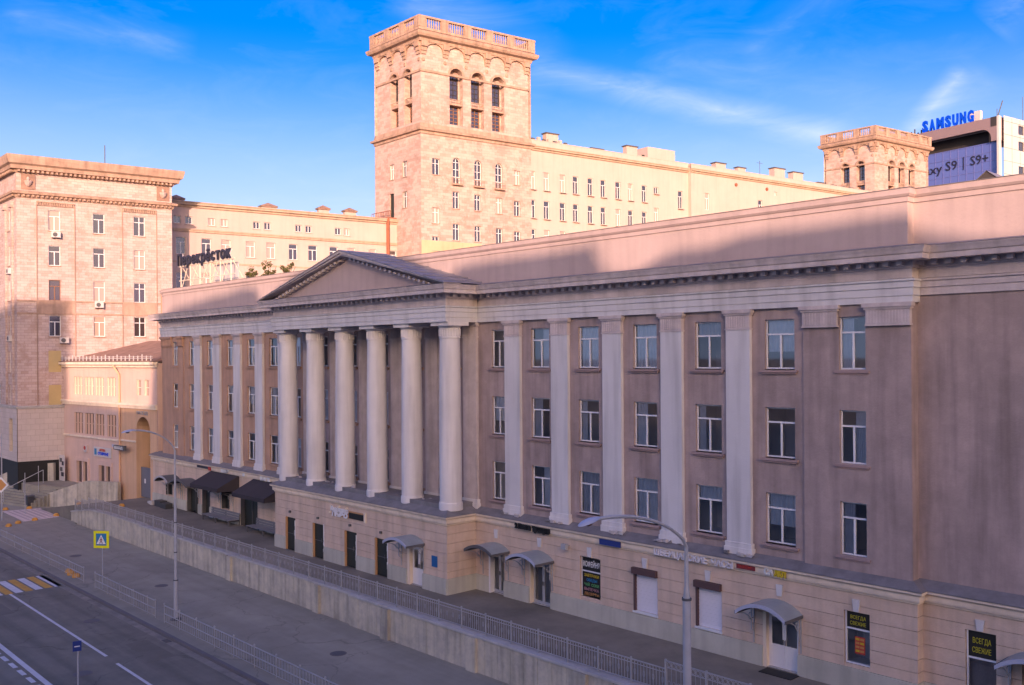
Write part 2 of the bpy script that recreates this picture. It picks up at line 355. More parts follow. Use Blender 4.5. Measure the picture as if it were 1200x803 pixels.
    def mesh(s, name, material, smooth=False):
        me = bpy.data.meshes.new(name); me.from_pydata(s.v, [], s.f); me.materials.append(material)
        uv = me.uv_layers.new(name='UVMap').data
        for p in me.polygons:
            n = p.normal
            if abs(n.z) > .7:
                for li in p.loop_indices: v = me.vertices[me.loops[li].vertex_index].co; uv[li].uv = (v.x, v.y)
            else:
                l = math.hypot(n.x, n.y) or 1; tx, ty = -n.y / l, n.x / l
                if tx + ty * .3 < 0: tx, ty = -tx, -ty
                for li in p.loop_indices: v = me.vertices[me.loops[li].vertex_index].co; uv[li].uv = (v.x * tx + v.y * ty, v.z)
        if smooth:
            me.polygons.foreach_set('use_smooth', [True] * len(me.polygons)); me.set_sharp_from_angle(angle=.7)
        return me

    def build(s, name, material, parent=None, smooth=False, mtx=None, **tags):
        return link(name, s.mesh(name, X[material] if isinstance(material, str) else material, smooth), parent, mtx, **tags)


WM = {}


def link(name, me, parent=None, mtx=None, local=False, **tags):
    """link an object; mtx is its world matrix (identity = mesh already in world coordinates)"""
    o = bpy.data.objects.new(name, me); COL.objects.link(o); m = mtx or Matrix.Identity(4)
    if parent is not None:
        o.parent = parent; pw = WM[parent.name]
        if local: m = pw @ m
        o.matrix_parent_inverse = pw.inverted(); o.matrix_basis = m
    else: o.matrix_basis = m
    WM[o.name] = m.copy()
    tag(o, **tags); return o


def tag(o, label=None, cat=None, group=None, kind=None):
    if label: o['label'] = label
    if cat: o['category'] = cat
    if group: o['group'] = group
    if kind: o['kind'] = kind
    return o


def thing(name, loc, label, cat, group=None, mtx=None, kind=None):
    m = mtx or Matrix.Translation(loc)
    return link(name, None, None, m, label=label, cat=cat, group=group, kind=kind)


def text_mesh(txt, size, depth=.04, bold=.0, width=None, font_align='LEFT'):
    c = bpy.data.curves.new('t', 'FONT'); c.body = txt; c.size = size; c.extrude = depth / 2; c.offset = bold; c.align_x = font_align; c.resolution_u = 2
    o = bpy.data.objects.new('t', c); COL.objects.link(o); bpy.context.view_layer.update()
    me = bpy.data.meshes.new_from_object(o, depsgraph=bpy.context.evaluated_depsgraph_get()); bpy.data.objects.remove(o); bpy.data.curves.remove(c)
    me.transform(Matrix.Rotation(math.pi / 2, 4, 'X'))
    xs = [v.co.x for v in me.vertices] or [0, 1]
    if width:
        k = width / (max(xs) - min(xs)); x0 = min(xs)
        for v in me.vertices: v.co.x = (v.co.x - x0) * k
    me.materials.clear(); return me


def text(name, txt, material, parent, fr, s, o, z, height, width=None, bold=.0, depth=.03, spacing=None, **tags):
    me = text_mesh(txt, height / .72, depth, bold, width); me.materials.append(X[material]); me.name = name
    return link(name, me, parent, fr.M(s, o, z), **tags)


# ---------------------------------------------------------------- windows
CACHE = {}


def cached(key, fn):
    if key not in CACHE: CACHE[key] = fn()
    return CACHE[key]


def winframe(w, h, style, t=.06, d=.06):
    m = MB(LOC); x0, x1 = -w / 2, w / 2
    m.box(x0, x0 + t, -d, 0, 0, h); m.box(x1 - t, x1, -d, 0, 0, h); m.box(x0 + t, x1 - t, -d, 0, 0, t); m.box(x0 + t, x1 - t, -d, 0, h - t, h)
    if style in 'TC':
        zt = h * .70
        m.box(x0 + t, x1 - t, -d, .01, zt - .035, zt + .035); m.box(-.04, .04, -d, .01, t, zt - .035)
        if style == 'C': m.box(-.04, .04, -d, .01, zt + .035, h - t)
    elif style == 'X':
        m.box(-.03, .03, -d, .01, t, h - t)
        for k in (1, 2, 3): m.box(x0 + t, x1 - t, -d, .005, h * k / 4 - .025, h * k / 4 + .025)
    elif style == 'S':
        m.box(-.035, .035, -d, .01, t, h - t)
    return m


PCH = ['pane', 'pane', 'pane_dark', 'pane', 'pane_blue', 'pane_dark', 'pane']
WCOUNT = [0]


def window(parent, fr, s, z, w, h, style='T', o=-.12, near=False, sill=True, curtain=None, frame='frame', pane=None, sillm='sill', smat=None):
    mtx = fr.M(s, o, z)
    wo_ = link('window', cached(('f', w, h, style, frame), lambda: winframe(w, h, style).mesh('window', X[frame])), parent, mtx)
    if near:
        WCOUNT[0] += 1; pm_ = PCH[(WCOUNT[0] * 5 + WCOUNT[0] // 4) % 7]; t = .06; zt = h * .70
        for nm, b in (('a', (-w / 2 + t, -.04, t, zt - .035)), ('b', (.04, w / 2 - t, t, zt - .035)), ('c', (-w / 2 + t, w / 2 - t, zt + .035, h - t))):
            link('pane', cached(('p', w, h, nm, pm_), lambda: MB(LOC).quad((b[0], -.03, b[2]), (b[1], -.03, b[2]), (b[1], -.03, b[3]), (b[0], -.03, b[3])).mesh('pane', X[pm_])), wo_, Matrix.Identity(4), local=True)
        def room():
            m = MB(LOC); a, b, c, d = -w / 2 - .05, w / 2 + .05, -.07, -1.5; z0, z1 = -.05, h + .05
            m.quad((a, d, z0), (b, d, z0), (b, d, z1), (a, d, z1)); m.quad((a, c, z0), (a, d, z0), (a, d, z1), (a, c, z1)); m.quad((b, c, z0), (b, d, z0), (b, d, z1), (b, c, z1))
            m.quad((a, c, z0), (b, c, z0), (b, d, z0), (a, d, z0)); m.quad((a, c, z1), (b, c, z1), (b, d, z1), (a, d, z1)); return m.mesh('room_interior', X['room'])
        link('room_interior', cached(('r', w, h), room), wo_, Matrix.Identity(4), local=True)
        if curtain:
            def cur():
                m = MB(LOC); n = 26; c0, c1, top = {'L': (-w / 2 + .05, -.02, h), 'R': (.02, w / 2 - .05, h), 'F': (-w / 2 + .05, w / 2 - .05, h), 'H': (-w / 2 + .05, w / 2 - .05, h), 'B': (-w / 2 + .05, -w / 5, h), 'U': (-w / 2 + .05, w / 2 - .05, h)}[curtain]
                zb = h * .68 if curtain == 'U' else (h * .35 if curtain == 'H' else .02)
                for i in range(n):
                    u0, u1 = i / n, (i + 1) / n; y0, y1 = -.11 + .025 * math.sin(u0 * 40), -.11 + .025 * math.sin(u1 * 40)
                    m.quad((c0 + (c1 - c0) * u0, y0, zb), (c0 + (c1 - c0) * u1, y1, zb), (c0 + (c1 - c0) * u1, y1, top), (c0 + (c1 - c0) * u0, y0, top))
                return m.mesh('curtain', X['curtain'])
            link('curtain', cached(('c', w, h, curtain), cur), wo_, Matrix.Identity(4), local=True)
    else:
        pm = pane or 'farpane'
        link('pane', cached(('fp', w, h, pm), lambda: MB(LOC).quad((-w / 2, -.045, 0), (w / 2, -.045, 0), (w / 2, -.045, h), (-w / 2, -.045, h)).mesh('pane', X[pm])), wo_, Matrix.Identity(4), local=True)
    if sill:
        def sl_():
            m = MB(LOC)
            if near: m.box(-w / 2 - .16, w / 2 + .16, -o, -o + .14, -.13, -.04); m.box(-w / 2 - .1, w / 2 + .1, -o, -o + .09, -.2, -.13); m.box(-w / 2, w / 2, 0, -o + .0, -.04, 0)
            else: m.box(-w / 2 - .08, w / 2 + .08, .0, -o + .1, -.1, -.01)
            return m.mesh('sill', X[smat or sillm])
        link('sill', cached(('s', w, h, o, near, smat or sillm), sl_), wo_, Matrix.Identity(4), local=True)
    return wo_


# ================================================================= SETTING
def struct(name, mb, m, parent=None, smooth=False, label=None):
    return mb.build(name, m, parent, smooth, kind='structure', label=label)


XC = -47.05
ZS = -1.55; ZR = -1.68
g = MB(); g.wbox(-2500, 2500, -2500, 2500, -2.6, -2.2); struct('ground', g, 'asphalt')
r = MB(); r.wbox(-400, 160, -14, 19.55, -2.1, ZR); struct('road', r, 'road_asphalt')
p = MB(); p.wbox(-400, 160, 19.75, 27.3, -2.1, ZS); p.wbox(-400, -84.05, 27.3, 75, -2.1, ZS - .004); struct('sidewalk', p, 'pave')
k = MB()
for i in range(150):
    x0 = -120 + i * 1.0; k.wbox(x0, x0 + .985, 19.55, 19.75, -2.1, ZS + .015)
k.wbox(-400, -120, 19.55, 19.75, -2.1, ZS + .015); o_ = struct('kerb', k, 'kerb')
for x_, y_, r_ in ((-52.5, 17.9, .35), (-44.0, 14.6, .35), (-57, 23.6, .33), (-38, 24.2, .33), (-70, 22.8, .33)):
    zz = ZR if y_ < 19 else ZS
    mh = MB(); mh.lathe((x_, y_, zz), [(r_ + .07, .003), (r_ + .07, .012), (r_, .014)], 20); mh2 = MB(); mh2.lathe((x_, y_, zz), [(r_, .006), (r_, .018), (r_ - .04, .02), (.02, .02)], 20)
    q_ = mh.build('manhole_cover', 'kerb', None, kind='structure'); mh2.build('lid', 'iron', q_)
gr_ = MB()
for i in range(9): gr_.wbox(-46.4 + i * .07, -46.36 + i * .07, 19.18, 19.5, ZR + .006, ZR + .02)
gr_.build('drain_grate', 'iron', None, kind='structure')
for (a0_, a1_, b0_, b1_) in ((-47, -43.5, 17.6, 18.7), (-60, -57.2, 14.2, 15.4)):
    zz = ZR if b1_ < 19.3 else ZS; pt_ = MB(); pt_.wbox(a0_, a1_, b0_, b1_, zz, zz + .004); pt_.build('asphalt_patch', 'patch', None, kind='structure')
# asphalt repairs and gutter strip along the kerb
gq = MB(); gq.wbox(-400, 160, 19.15, 19.549, ZR, ZR + .006); struct('gutter', gq, mat('dusty_gutter', (.27, .235, .195), vary=.3, scale=1.2, bump=.4))
t_ = MB()
t_.wbox(-84.0, 60, 27.58, 33.6, -2.1, 0.0)
t_.raw((-84, 27.58, 0), (-84, 33.6, 0), (-94.5, 33.6, ZS - .002), (-94.5, 27.58, ZS - .002))
t_.wbox(-80.8, 60, 33.6, 48, -2.1, -.01)
t_.raw((-84, 27.58, 0), (-94.5, 27.58, ZS - .002), (-94.5, 27.58, -2.1), (-84, 27.58, -2.1))
struct('terrace_pavement', t_, 'terrace')


def road_mark(label, quads, m, z=ZR + .008):
    root = thing('road_marking', (quads[0][0][0], quads[0][0][1], z), label, 'road marking', kind='structure')
    for q in quads:
        mm = MB(); mm.raw(*[(x, y, z) for x, y in q]); mm.build('stripe', m, root)
    return root


zf = (CAMZ - ZR) / (CAMZ + 1.4)     # the markings were triangulated for z = -1.4


def sc(q): return [(x * zf, y * zf) for x, y in q]


cw = thing('crosswalk', (-63, 17, ZR), 'crosswalk of alternating white and yellow stripes beside the yellow bollards', 'crosswalk', kind='structure')
for i in range(16):
    y1 = 19.02 * zf - i * .56; col = 'wline' if i % 2 == 0 else 'yline'
    mm = MB(); mm.raw((-65.9, y1, ZR + .006), (-65.9, y1 - .44, ZR + .006), (-62.0, y1 - .44, ZR + .006), (-62.0, y1, ZR + .006)); mm.build('stripe', col, cw)
road_mark('long solid white lane line running from the crosswalk', [[(-62.0, 16.48), (-62.0, 16.33), (-45.75, 16.2), (-45.75, 16.35)]], 'wline')
road_mark('short white lane dash after the long lane line', [[(-44.35, 16.32), (-44.35, 16.17), (-36.9, 16.1), (-36.9, 16.25)]], 'wline')
road_mark('wide white line beside the dashed edge line', [[(-56, 13.22), (-56, 12.98), (-30, 12.84), (-30, 13.08)]], 'wline')
road_mark('broken line of short white dashes at the left of the road', [[(-56 + i * 1.35, 12.76), (-56 + i * 1.35, 12.55), (-55.1 + i * 1.35, 12.55), (-55.1 + i * 1.35, 12.76)] for i in range(16)], 'wline')

# retaining wall (concrete panels, coping) + railing on it
rw = thing('retaining_wall', (-50, 27.3, ZS), 'long stained concrete retaining wall below the grey railing', 'retaining wall')
X0, X1 = -85.5, -14.0
edges = [-85.5, -81, -77.3, -73.6, -69.9, -66.2, -62.6, -59.0, -55.4, -51.9, -48.4, -45.0, -41.6, -38.3, -35.0, -31.7, -28.4, -25.1, -21.8, -18.5, -14.0]


def ywall(x): return 27.18 if x > -40 else (27.34 if x > -70 else 27.52)


def xtop(x): return 0.1 if x > -80 else 0.1 - (-80 - x) * .14


for i in range(len(edges) - 1):
    a, b = edges[i], edges[i + 1]; y = ywall((a + b) / 2); jut = .0 if i % 3 else .0
    n = max(1, int(round((b - a) / .92)))
    for j in range(n):
        c, d = a + (b - a) * j / n, a + (b - a) * (j + 1) / n - .02; dy = random.uniform(-.012, .012)
        m = MB(); za, zb = xtop(c) - .1, xtop(d) - .1; nv = len(m.v)
        m.v += [(c, y + dy, -2.1), (d, y + dy, -2.1), (d, y + dy, zb), (c, y + dy, za), (c, y + .6, -2.1), (d, y + .6, -2.1), (d, y + .6, zb), (c, y + .6, za)]
        for q in ((0, 1, 2, 3), (1, 5, 6, 2), (5, 4, 7, 6), (4, 0, 3, 7), (3, 2, 6, 7)): m.f.append([nv + k_ for k_ in q])
        m.build('concrete_panel', 'concrete', rw)
    m = MB(); za, zb = xtop(a), xtop(b); y0, y1 = y - .07, y + .42; nv = len(m.v)
    m.v += [(a, y0, za - .1), (b - .015, y0, zb - .1), (b - .015, y1, zb - .1), (a, y1, za - .1), (a, y0, za), (b - .015, y0, zb), (b - .015, y1, zb), (a, y1, za)]
    for q in ((0, 1, 5, 4), (1, 2, 6, 5), (2, 3, 7, 6), (3, 0, 4, 7), (4, 5, 6, 7), (0, 3, 2, 1)): m.f.append([nv + k_ for k_ in q])
    m.build('coping_slab', 'coping', rw)
    if i in (3, 7, 10, 12, 14, 16):
        m = MB(); m.wbox(b - .32, b + .32, y - .16, y + .1, -2.1, -.02); m.build('buttress', 'concrete', rw)

RY = 27.42
rl = thing('terrace_railing', (-50, RY, 0), 'long grey steel railing with thin bars on the retaining wall', 'railing')
px = [-84.2 + i * 1.66 for i in range(39)]
post = MB(LOC).box(-.03, .03, -.03, .03, 0, 1.0).mesh('post', X['rail'])


def infill(w, h=.93):
    m = MB(LOC); m.box(0, w, -.02, .02, h - .04, h); m.box(0, w, -.018, .018, .1, .135); m.box(0, w, -.012, .012, h - .17, h - .145); n = int(w / .135)
    for i in range(1, n):
        x = w * i / n; m.box(x - .009, x + .009, -.009, .009, .12, h - .03)
        if i % 3 == 1:
            k_ = [(x + .045 * math.cos(a * math.pi / 4), 0, .48 + .12 * math.sin(a * math.pi / 4)) for a in range(9)]; m.path(k_, .008, n=4)
    return m


pan = infill(1.6).mesh('bar_panel', X['rail'])
for i, x in enumerate(px):
    z = max(0.1, .1) if x > -80 else xtop(x)
    link('post', post, rl, WF.M(x, -RY, z))
    if i < len(px) - 1: link('bar_panel', pan, rl, WF.M(x + .03, -RY, z), kind='stuff')
# ornamental section with rings
orn = thing('ornamental_railing', (-20, 27.5, 0), 'ornate grey railing with rows of rings at the bottom right', 'railing')


def ringpanel(w, h=1.36):
    m = MB(LOC); m.box(0, w, -.02, .02, h - .04, h); m.box(0, w, -.018, .018, .1, .14); m.box(0, w, -.014, .014, h - .27, h - .24); n = int(w / .2)
    for i in range(n):
        x = w * (i + .5) / n
        k_ = [(x + .08 * math.cos(a * math.pi / 5), 0, h - .14 + .08 * math.sin(a * math.pi / 5)) for a in range(11)]; m.path(k_, .011, n=4)
        k_ = [(x - .06, 0, .14), (x - .06, 0, .5)] + [(x - .06 * math.cos(a * math.pi / 5), 0, .56 + .08 * math.sin(a * math.pi / 5)) for a in range(6)] + [(x + .06, 0, .5), (x + .06, 0, .14)]; m.path(k_, .01, n=4)
        m.box(x + w / n / 2 - .008, x + w / n / 2 + .008, -.008, .008, .12, h)
    return m


op = ringpanel(1.7).mesh('ring_panel', X['rail']); opost = MB(LOC).box(-.035, .035, -.035, .035, 0, 1.4).mesh('post', X['rail'])
ox0 = -21.05
for i in range(5):
    y = 27.3 - (0 if i < 3 else 0)
    link('post', opost, orn, WF.M(ox0 + i * 1.77, -y, .02))
    link('ring_panel', op, orn, WF.M(ox0 + .035 + i * 1.77, -y, .02))
link('post', opost, orn, WF.M(ox0 + 5 * 1.77, -27.3, .02))


# roadside pipe fence in sections
def pipe_fence(xs, y, label, h=.95, rails=(.93, .5)):
    root = thing('road_fence', (xs[0], y, ZS), label, 'fence', 'low pipe fences along the kerb')
    pm = cached(('pf', h), lambda: MB(LOC).tube((0, 0, 0), (0, 0, h), .024, n=6).mesh('post', X['rail2']))
    for x in xs: link('post', pm, root, WF.M(x, -y, ZS))
    for z in rails:
        m = MB(); m.tube((xs[0], y, ZS + z), (xs[-1], y, ZS + z), .028, n=6); m.build('rail', 'rail2', root)
    m = MB()
    for a, b in zip(xs[:-1], xs[1:]):
        n = 8
        for i in range(1, n): x = a + (b - a) * i / n; m.tube((x, y, ZS + rails[-1] if len(rails) > 2 else ZS + .1), (x, y, ZS + rails[0]), .010, n=4, cap=False)
    m.tube((xs[0], y, ZS + .1), (xs[-1], y, ZS + .1), .014, n=5)
    m.build('thin_bars', 'rail2', root, kind='stuff')
    for x in xs:
        m = MB(); m.lathe((x, y, ZS), [(.045, h - .02), (.05, h + .02), (.03, h + .06), (.004, h + .075)], 8); m.build('post_cap', 'rail2', root)
    return root


FY = 20.45
pipe_fence([-84 + i * 2.0 for i in range(11)] + [-62.9 + 1.6], FY, 'low pipe fence on the kerb left of the crosswalk bollards')
pipe_fence([-59.3, -57.3, -55.3, -53.3, -51.3, -50.2], FY, 'short middle stretch of pipe fence between crosswalk and lamp post')
pipe_fence([-48.9, -47.0, -45.0, -43.0, -41.0, -39.0, -37.0, -35.0, -33.0, -31.0, -29.0, -27.0], FY - .05, 'low pipe fence beside the foot of the left lamp post', h=1.0)


# bollards (half spheres)
def bollard(x, y, z, label):
    def f():
        prof = [(.25, 0), (.25, .05), (.235, .12), (.19, .19), (.12, .235), (.03, .25)]
        return MB(LOC).lathe((0, 0, 0), prof, 16).mesh('bollard', X['yellow'], True)
    return link('bollard', cached('bol', f), None, Matrix.Translation((x, y, z)), label=label, cat='bollard', group='yellow half-sphere bollards')


for (x, y, z, lb) in [(-65.0, 20.75, ZS, 'yellow half-sphere bollard farthest back in the trio by the crosswalk'), (-64.1, 20.6, ZS, 'middle yellow bollard of the trio by the crosswalk'), (-63.2, 20.62, ZS, 'yellow half-sphere bollard nearest in the trio by the crosswalk'),
                      (-96.1, 25.1, ZS, 'yellow bollard behind the far left corner of the pale paving patch'), (-95.2, 26.9, ZS, 'yellow bollard behind the middle of the pale paving patch'), (-91.0, 30.0, -1.0, 'yellow bollard near the end of the retaining wall'),
                      (-80.3, 29.9, 0, 'yellow bollard on the terrace before the grey gate'), (-89.1, 27.4, ZS, 'yellow bollard at the right tip of the pale paving patch'), (-88.0, 25.3, ZS, 'yellow bollard on the front edge of the pale paving patch'),
                      (-87.4, 23.8, ZS, 'yellow bollard front left of the pale paving patch'), (-86.4, 22.8, ZS, 'yellow bollard nearest the road fence at the far left')]:
    bollard(x, y, z, lb)
# pale paving patch
pp = MB(); pp.raw((-95.5, 24.6, ZS + .006), (-94.8, 27.8, ZS + .006), (-88.4, 27.4, ZS + .006), (-88.0, 24.4, ZS + .006)); struct('paving_patch', pp, mat('pale_pink_tactile_slabs', (.72, .60, .55), vary=.06, brick=(.5, .5, .03), bump=.4))
tr = thing('tactile_strips', (-91, 26, ZS), 'raised ribs on the pale paving patch', 'paving', kind='structure')
for i in range(6):
    m = MB(); m.wbox(-94.9 + i * .1, -88.6, 24.9 + i * .46, 25.05 + i * .46, ZS + .006, ZS + .02); m.build('strip', 'patch_rib', tr)


# ================================================================= MAIN BUILDING
MF = Fr(XC, 33.2, 1, 0)
B = thing('neoclassical_building', (XC, 33.2, 0), 'long mauve and tan neoclassical building with a six-columned portico', 'building')
ROWS = [(11.9, 1.98), (8.37, 2.0), (4.93, 2.0)]
WR = [(10.56, 1.0), (13.7, 1.3), (16.97, 1.3), (20.4, 1.34), (23.8, 1.32), (27.2, 1.32), (30.28, 1.04)]
WL = [(-29.8, 1.0), (-26.6, 1.3), (-23.25, 1.3), (-19.85, 1.3), (-16.55, 1.3), (-13.2, 1.35), (-10.1, 1.1)]
WC = [(-6.75, 1.3), (-3.37, 1.3), (0, 1.3), (3.37, 1.3), (6.75, 1.3)]


def holes(ws): return [(s - w / 2, s + w / 2, z, z + h) for s, w in ws for z, h in ROWS]


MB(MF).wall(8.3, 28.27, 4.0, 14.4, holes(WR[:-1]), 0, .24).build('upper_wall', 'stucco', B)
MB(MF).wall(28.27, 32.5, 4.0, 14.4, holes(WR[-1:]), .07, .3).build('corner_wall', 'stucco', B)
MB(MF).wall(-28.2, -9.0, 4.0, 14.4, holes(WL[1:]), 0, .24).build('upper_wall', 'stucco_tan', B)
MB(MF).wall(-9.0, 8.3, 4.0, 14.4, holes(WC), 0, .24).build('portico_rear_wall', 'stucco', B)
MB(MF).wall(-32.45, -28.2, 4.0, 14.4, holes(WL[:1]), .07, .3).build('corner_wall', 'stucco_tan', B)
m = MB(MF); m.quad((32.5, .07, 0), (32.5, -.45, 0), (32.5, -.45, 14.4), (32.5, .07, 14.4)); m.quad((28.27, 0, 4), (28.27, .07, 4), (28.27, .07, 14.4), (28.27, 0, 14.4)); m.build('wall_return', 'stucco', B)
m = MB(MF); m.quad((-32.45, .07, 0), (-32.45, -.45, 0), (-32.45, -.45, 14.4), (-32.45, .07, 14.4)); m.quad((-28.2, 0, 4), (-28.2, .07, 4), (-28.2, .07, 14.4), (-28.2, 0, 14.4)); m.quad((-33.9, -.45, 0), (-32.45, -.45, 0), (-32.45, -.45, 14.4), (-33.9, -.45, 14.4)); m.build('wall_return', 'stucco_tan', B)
MB(MF).wall(32.5, 50, 0, 14.8, [], -.45).build('right_wing_wall', 'stucco', B)
# hull: sides, back, roofs
m = MB(); m.raw((XC - 33.9, 33.65, -.5), (XC - 33.9, 47.5, -.5), (XC - 33.9, 47.5, 18.3), (XC - 33.9, 33.65, 18.3)); m.raw((XC - 33.9, 47.5, -.5), (XC + 50, 47.5, -.5), (XC + 50, 47.5, 18.3), (XC - 33.9, 47.5, 18.3)); m.raw((XC + 50, 47.5, -.5), (XC + 50, 33.65, -.5), (XC + 50, 33.65, 18.3), (XC + 50, 47.5, 18.3)); m.build('rear_walls', 'stucco_tan', B)
m = MB(); m.wbox(XC - 33.8, XC + 49.9, 33.75, 47.4, 17.9, 18.15); m.build('flat_roof', 'tin', B)
m = MB(MF); m.wall(8.3, 8.31, 14.35, 14.4); 
m = MB(); m.wbox(XC - 32.4, XC + 32.4, 33.21, 33.6, 14.38, 16.3); m.wbox(XC + 32.4, XC + 49.9, 33.66, 34, 14.5, 16.3); m.build('lintel_wall', 'cornice', B)

curt = ['L', 'F', None, 'B', 'U', 'R', 'L', 'H', 'F', 'B']
for grp, ws in (('r', WR), ('l', WL), ('c', WC)):
    for i, (s, w) in enumerate(ws):
        for j, (z, h) in enumerate(ROWS):
            oo = -.12 if abs(s) < 28 else -.05
            window(B, MF, s, z, w, h, 'T', o=oo, near=True, curtain=curt[(i * 3 + j * 5 + (2 if grp == 'r' else 0)) % 10], smat='sill' if grp == 'r' else 'stucco_tan')
PIL = [11.8, 15.18, 18.56, 21.97, 25.37]
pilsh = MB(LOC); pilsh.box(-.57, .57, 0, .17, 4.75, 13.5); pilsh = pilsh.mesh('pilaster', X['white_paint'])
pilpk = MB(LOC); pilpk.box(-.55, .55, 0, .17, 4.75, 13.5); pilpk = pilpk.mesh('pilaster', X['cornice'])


def capital_mesh(w, m_):
    m = MB(LOC); m.box(-w / 2 - .012, w / 2 + .012, 0, .185, 13.52, 14.1); m.box(-w / 2 - .04, w / 2 + .04, 0, .2, 13.5, 13.56); m.box(-w / 2 - .07, w / 2 + .07, 0, .23, 14.1, 14.18); m.box(-w / 2 - .12, w / 2 + .12, 0, .28, 14.18, 14.33)
    n = int(w / .11)
    for i in range(n): x = -w / 2 + w * (i + .5) / n; m.box(x - .028, x + .028, .185, .2, 13.6, 14.06)
    return m.mesh('capital', X[m_])


def base_mesh(w):
    m = MB(LOC); m.box(-w / 2 - .06, w / 2 + .06, 0, .23, 4.55, 4.77); m.box(-w / 2 - .1, w / 2 + .1, 0, .26, 4.25, 4.56); return m.mesh('base', X['column_stone'])


cp, cpb, bs = capital_mesh(1.14, 'cornice'), capital_mesh(1.1, 'cornice'), base_mesh(1.14)
for s in PIL + [-a for a in PIL]:
    q = link('pilaster', pilsh, B, MF.M(s, 0, 0)); link('capital', cp, q, Matrix.Identity(4), local=True); link('base', bs, q, Matrix.Identity(4), local=True)
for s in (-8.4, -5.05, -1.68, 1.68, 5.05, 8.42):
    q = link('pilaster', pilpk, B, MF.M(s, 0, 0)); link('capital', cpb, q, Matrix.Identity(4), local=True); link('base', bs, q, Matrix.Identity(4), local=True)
for a, b in ((28.3, 29.72), (30.86, 32.5), (-32.45, -30.4), (-29.2, -28.2)):
    q = link('corner_capital', capital_mesh(b - a - .02, 'cornice' if a > 0 else 'stucco_tan'), B, MF.M((a + b) / 2, .0, 0))
# entablature
yw = 33.2; PW = 9.0; PY = 30.95
P_main = [(XC - 32.45, 34.2), (XC - 32.45, yw - .07), (XC - PW, yw - .07), (XC - PW, PY), (XC + PW, PY), (XC + PW, yw - .07), (XC + 32.5, yw - .07), (XC + 32.5, 33.65)]
P_all = [(XC - 33.9, 34.6), (XC - 33.9, 33.65), (XC - 32.45, 33.65), (XC - 32.45, yw - .07)] + P_main[2:7] + [(XC + 32.5, 33.65), (XC + 50, 33.65)]
m = MB(); m.sweep([(-.05, 14.32), (.1, 14.32), (.1, 14.55), (.13, 14.56), (.13, 14.83), (.17, 14.85), (.17, 15.06), (.23, 15.08), (.23, 15.15), (-.05, 15.18)], P_main); m.build('architrave', 'white_paint', B)
m = MB(); m.sweep([(-.05, 14.57), (.08, 14.57), (.08, 14.83), (.12, 14.85), (.12, 15.06), (.18, 15.08), (.18, 15.15), (-.05, 15.18)], [(XC + 32.6, 33.65), (XC + 50, 33.65)]); m.build('architrave', 'cornice', B)
m = MB(); m.sweep([(-.05, 15.181), (.07, 15.181), (.07, 15.54), (-.05, 15.54)], P_all); m.build('frieze', 'cornice', B)
m = MB(); m.sweep([(-.05, 15.541), (.12, 15.541), (.15, 15.58), (.15, 15.79), (.72, 15.79), (.72, 15.97), (.76, 16.0), (.8, 16.12), (.84, 16.2), (.84, 16.235), (-.05, 16.36)], P_all); cor = m.build('cornice', 'cornice', B)
m = MB(); m.sweep([(-.06, 16.365), (.86, 16.24), (.865, 16.25), (.3, 16.345), (-.06, 16.40)], P_all); m.build('cornice_flashing', 'roof', B)
m = MB()


def dentils(m, path, pitch=.5, w=.2, o=(.15, .40), z=(15.62, 15.785)):
    for a, b in zip(path[:-1], path[1:]):
        L = math.hypot(b[0] - a[0], b[1] - a[1]); fr = Fr(a[0], a[1], b[0] - a[0], b[1] - a[1]); n = int((L + .3) / pitch); m.fr = fr
        for i in range(n): s = (L) * (i + .5) / n; m.box(s - w / 2, s + w / 2, o[0], o[1], z[0], z[1])


dentils(m, P_all[3:]); m.build('dentils', 'cornice', B, kind='stuff')
# joints on the architrave boards
# attic with coping
Pa = [(XC - 33.9, 34.6), (XC - 33.9, 33.75), (XC - 32.4, 33.75), (XC - 32.4, 33.28), (XC + 9.9, 33.28), (XC + 9.9, 33.23), (XC + 32.35, 33.23), (XC + 32.35, 33.72), (XC + 50, 33.72)]
m = MB(); m.sweep([(0, 16.3), (0, 17.93), (-.3, 17.93), (-.3, 16.3)], Pa); m.build('attic_wall', 'attic', B)
m = MB(); m.sweep([(-.31, 17.9), (.05, 17.931), (.05, 18.1), (.09, 18.12), (.15, 18.2), (.15, 18.4), (-.31, 18.44)], Pa); m.build('attic_coping', 'attic', B)
m = MB(); m.sweep([(-.33, 18.445), (.18, 18.405), (.18, 18.425), (-.33, 18.47)], Pa); m.build('coping_flashing', 'tin', B)
# ---- portico
CY = 31.7
cm = MB(LOC); prof = [(.60, 0), (.605, 2.0), (.598, 4.0), (.58, 6.0), (.555, 8.0), (.54, 8.85)]; cm.lathe((0, 0, 0), prof, 32); cm = cm.mesh('column', X['column_stone'], True)
cc = MB(LOC); cc.lathe((0, 0, 0), [(.56, 8.83), (.575, 8.86), (.575, 8.9), (.555, 8.92), (.56, 9.38), (.62, 9.44), (.65, 9.5)], 32)
for i in range(26):
    a = 2 * math.pi * i / 26; cc.tube((.565 * math.cos(a), .565 * math.sin(a), 8.96), (.565 * math.cos(a), .565 * math.sin(a), 9.34), .028, n=5)
cc.box(-.72, .72, -.72, .72, 9.5, 9.7); cc = cc.mesh('capital', X['column_stone'], True)
cb = MB(LOC); cb.lathe((0, 0, 0), [(.645, -.3), (.645, .03), (.63, .1), (.605, .14)], 32); cb = cb.mesh('base', X['column_stone'], True)
for i in range(6):
    s = -.08 + (i - 2.5) * 3.385
    q = link('column', cm, B, Matrix.Translation((XC + s, CY, 4.62))); link('capital', cc, q, Matrix.Identity(4), local=True); link('base', cb, q, Matrix.Identity(4), local=True)
m = MB(); m.wbox(XC - PW + .02, XC + PW - .02, PY + .02, 33.15, 14.34, 16.3); m.build('portico_beam', 'cornice', B)
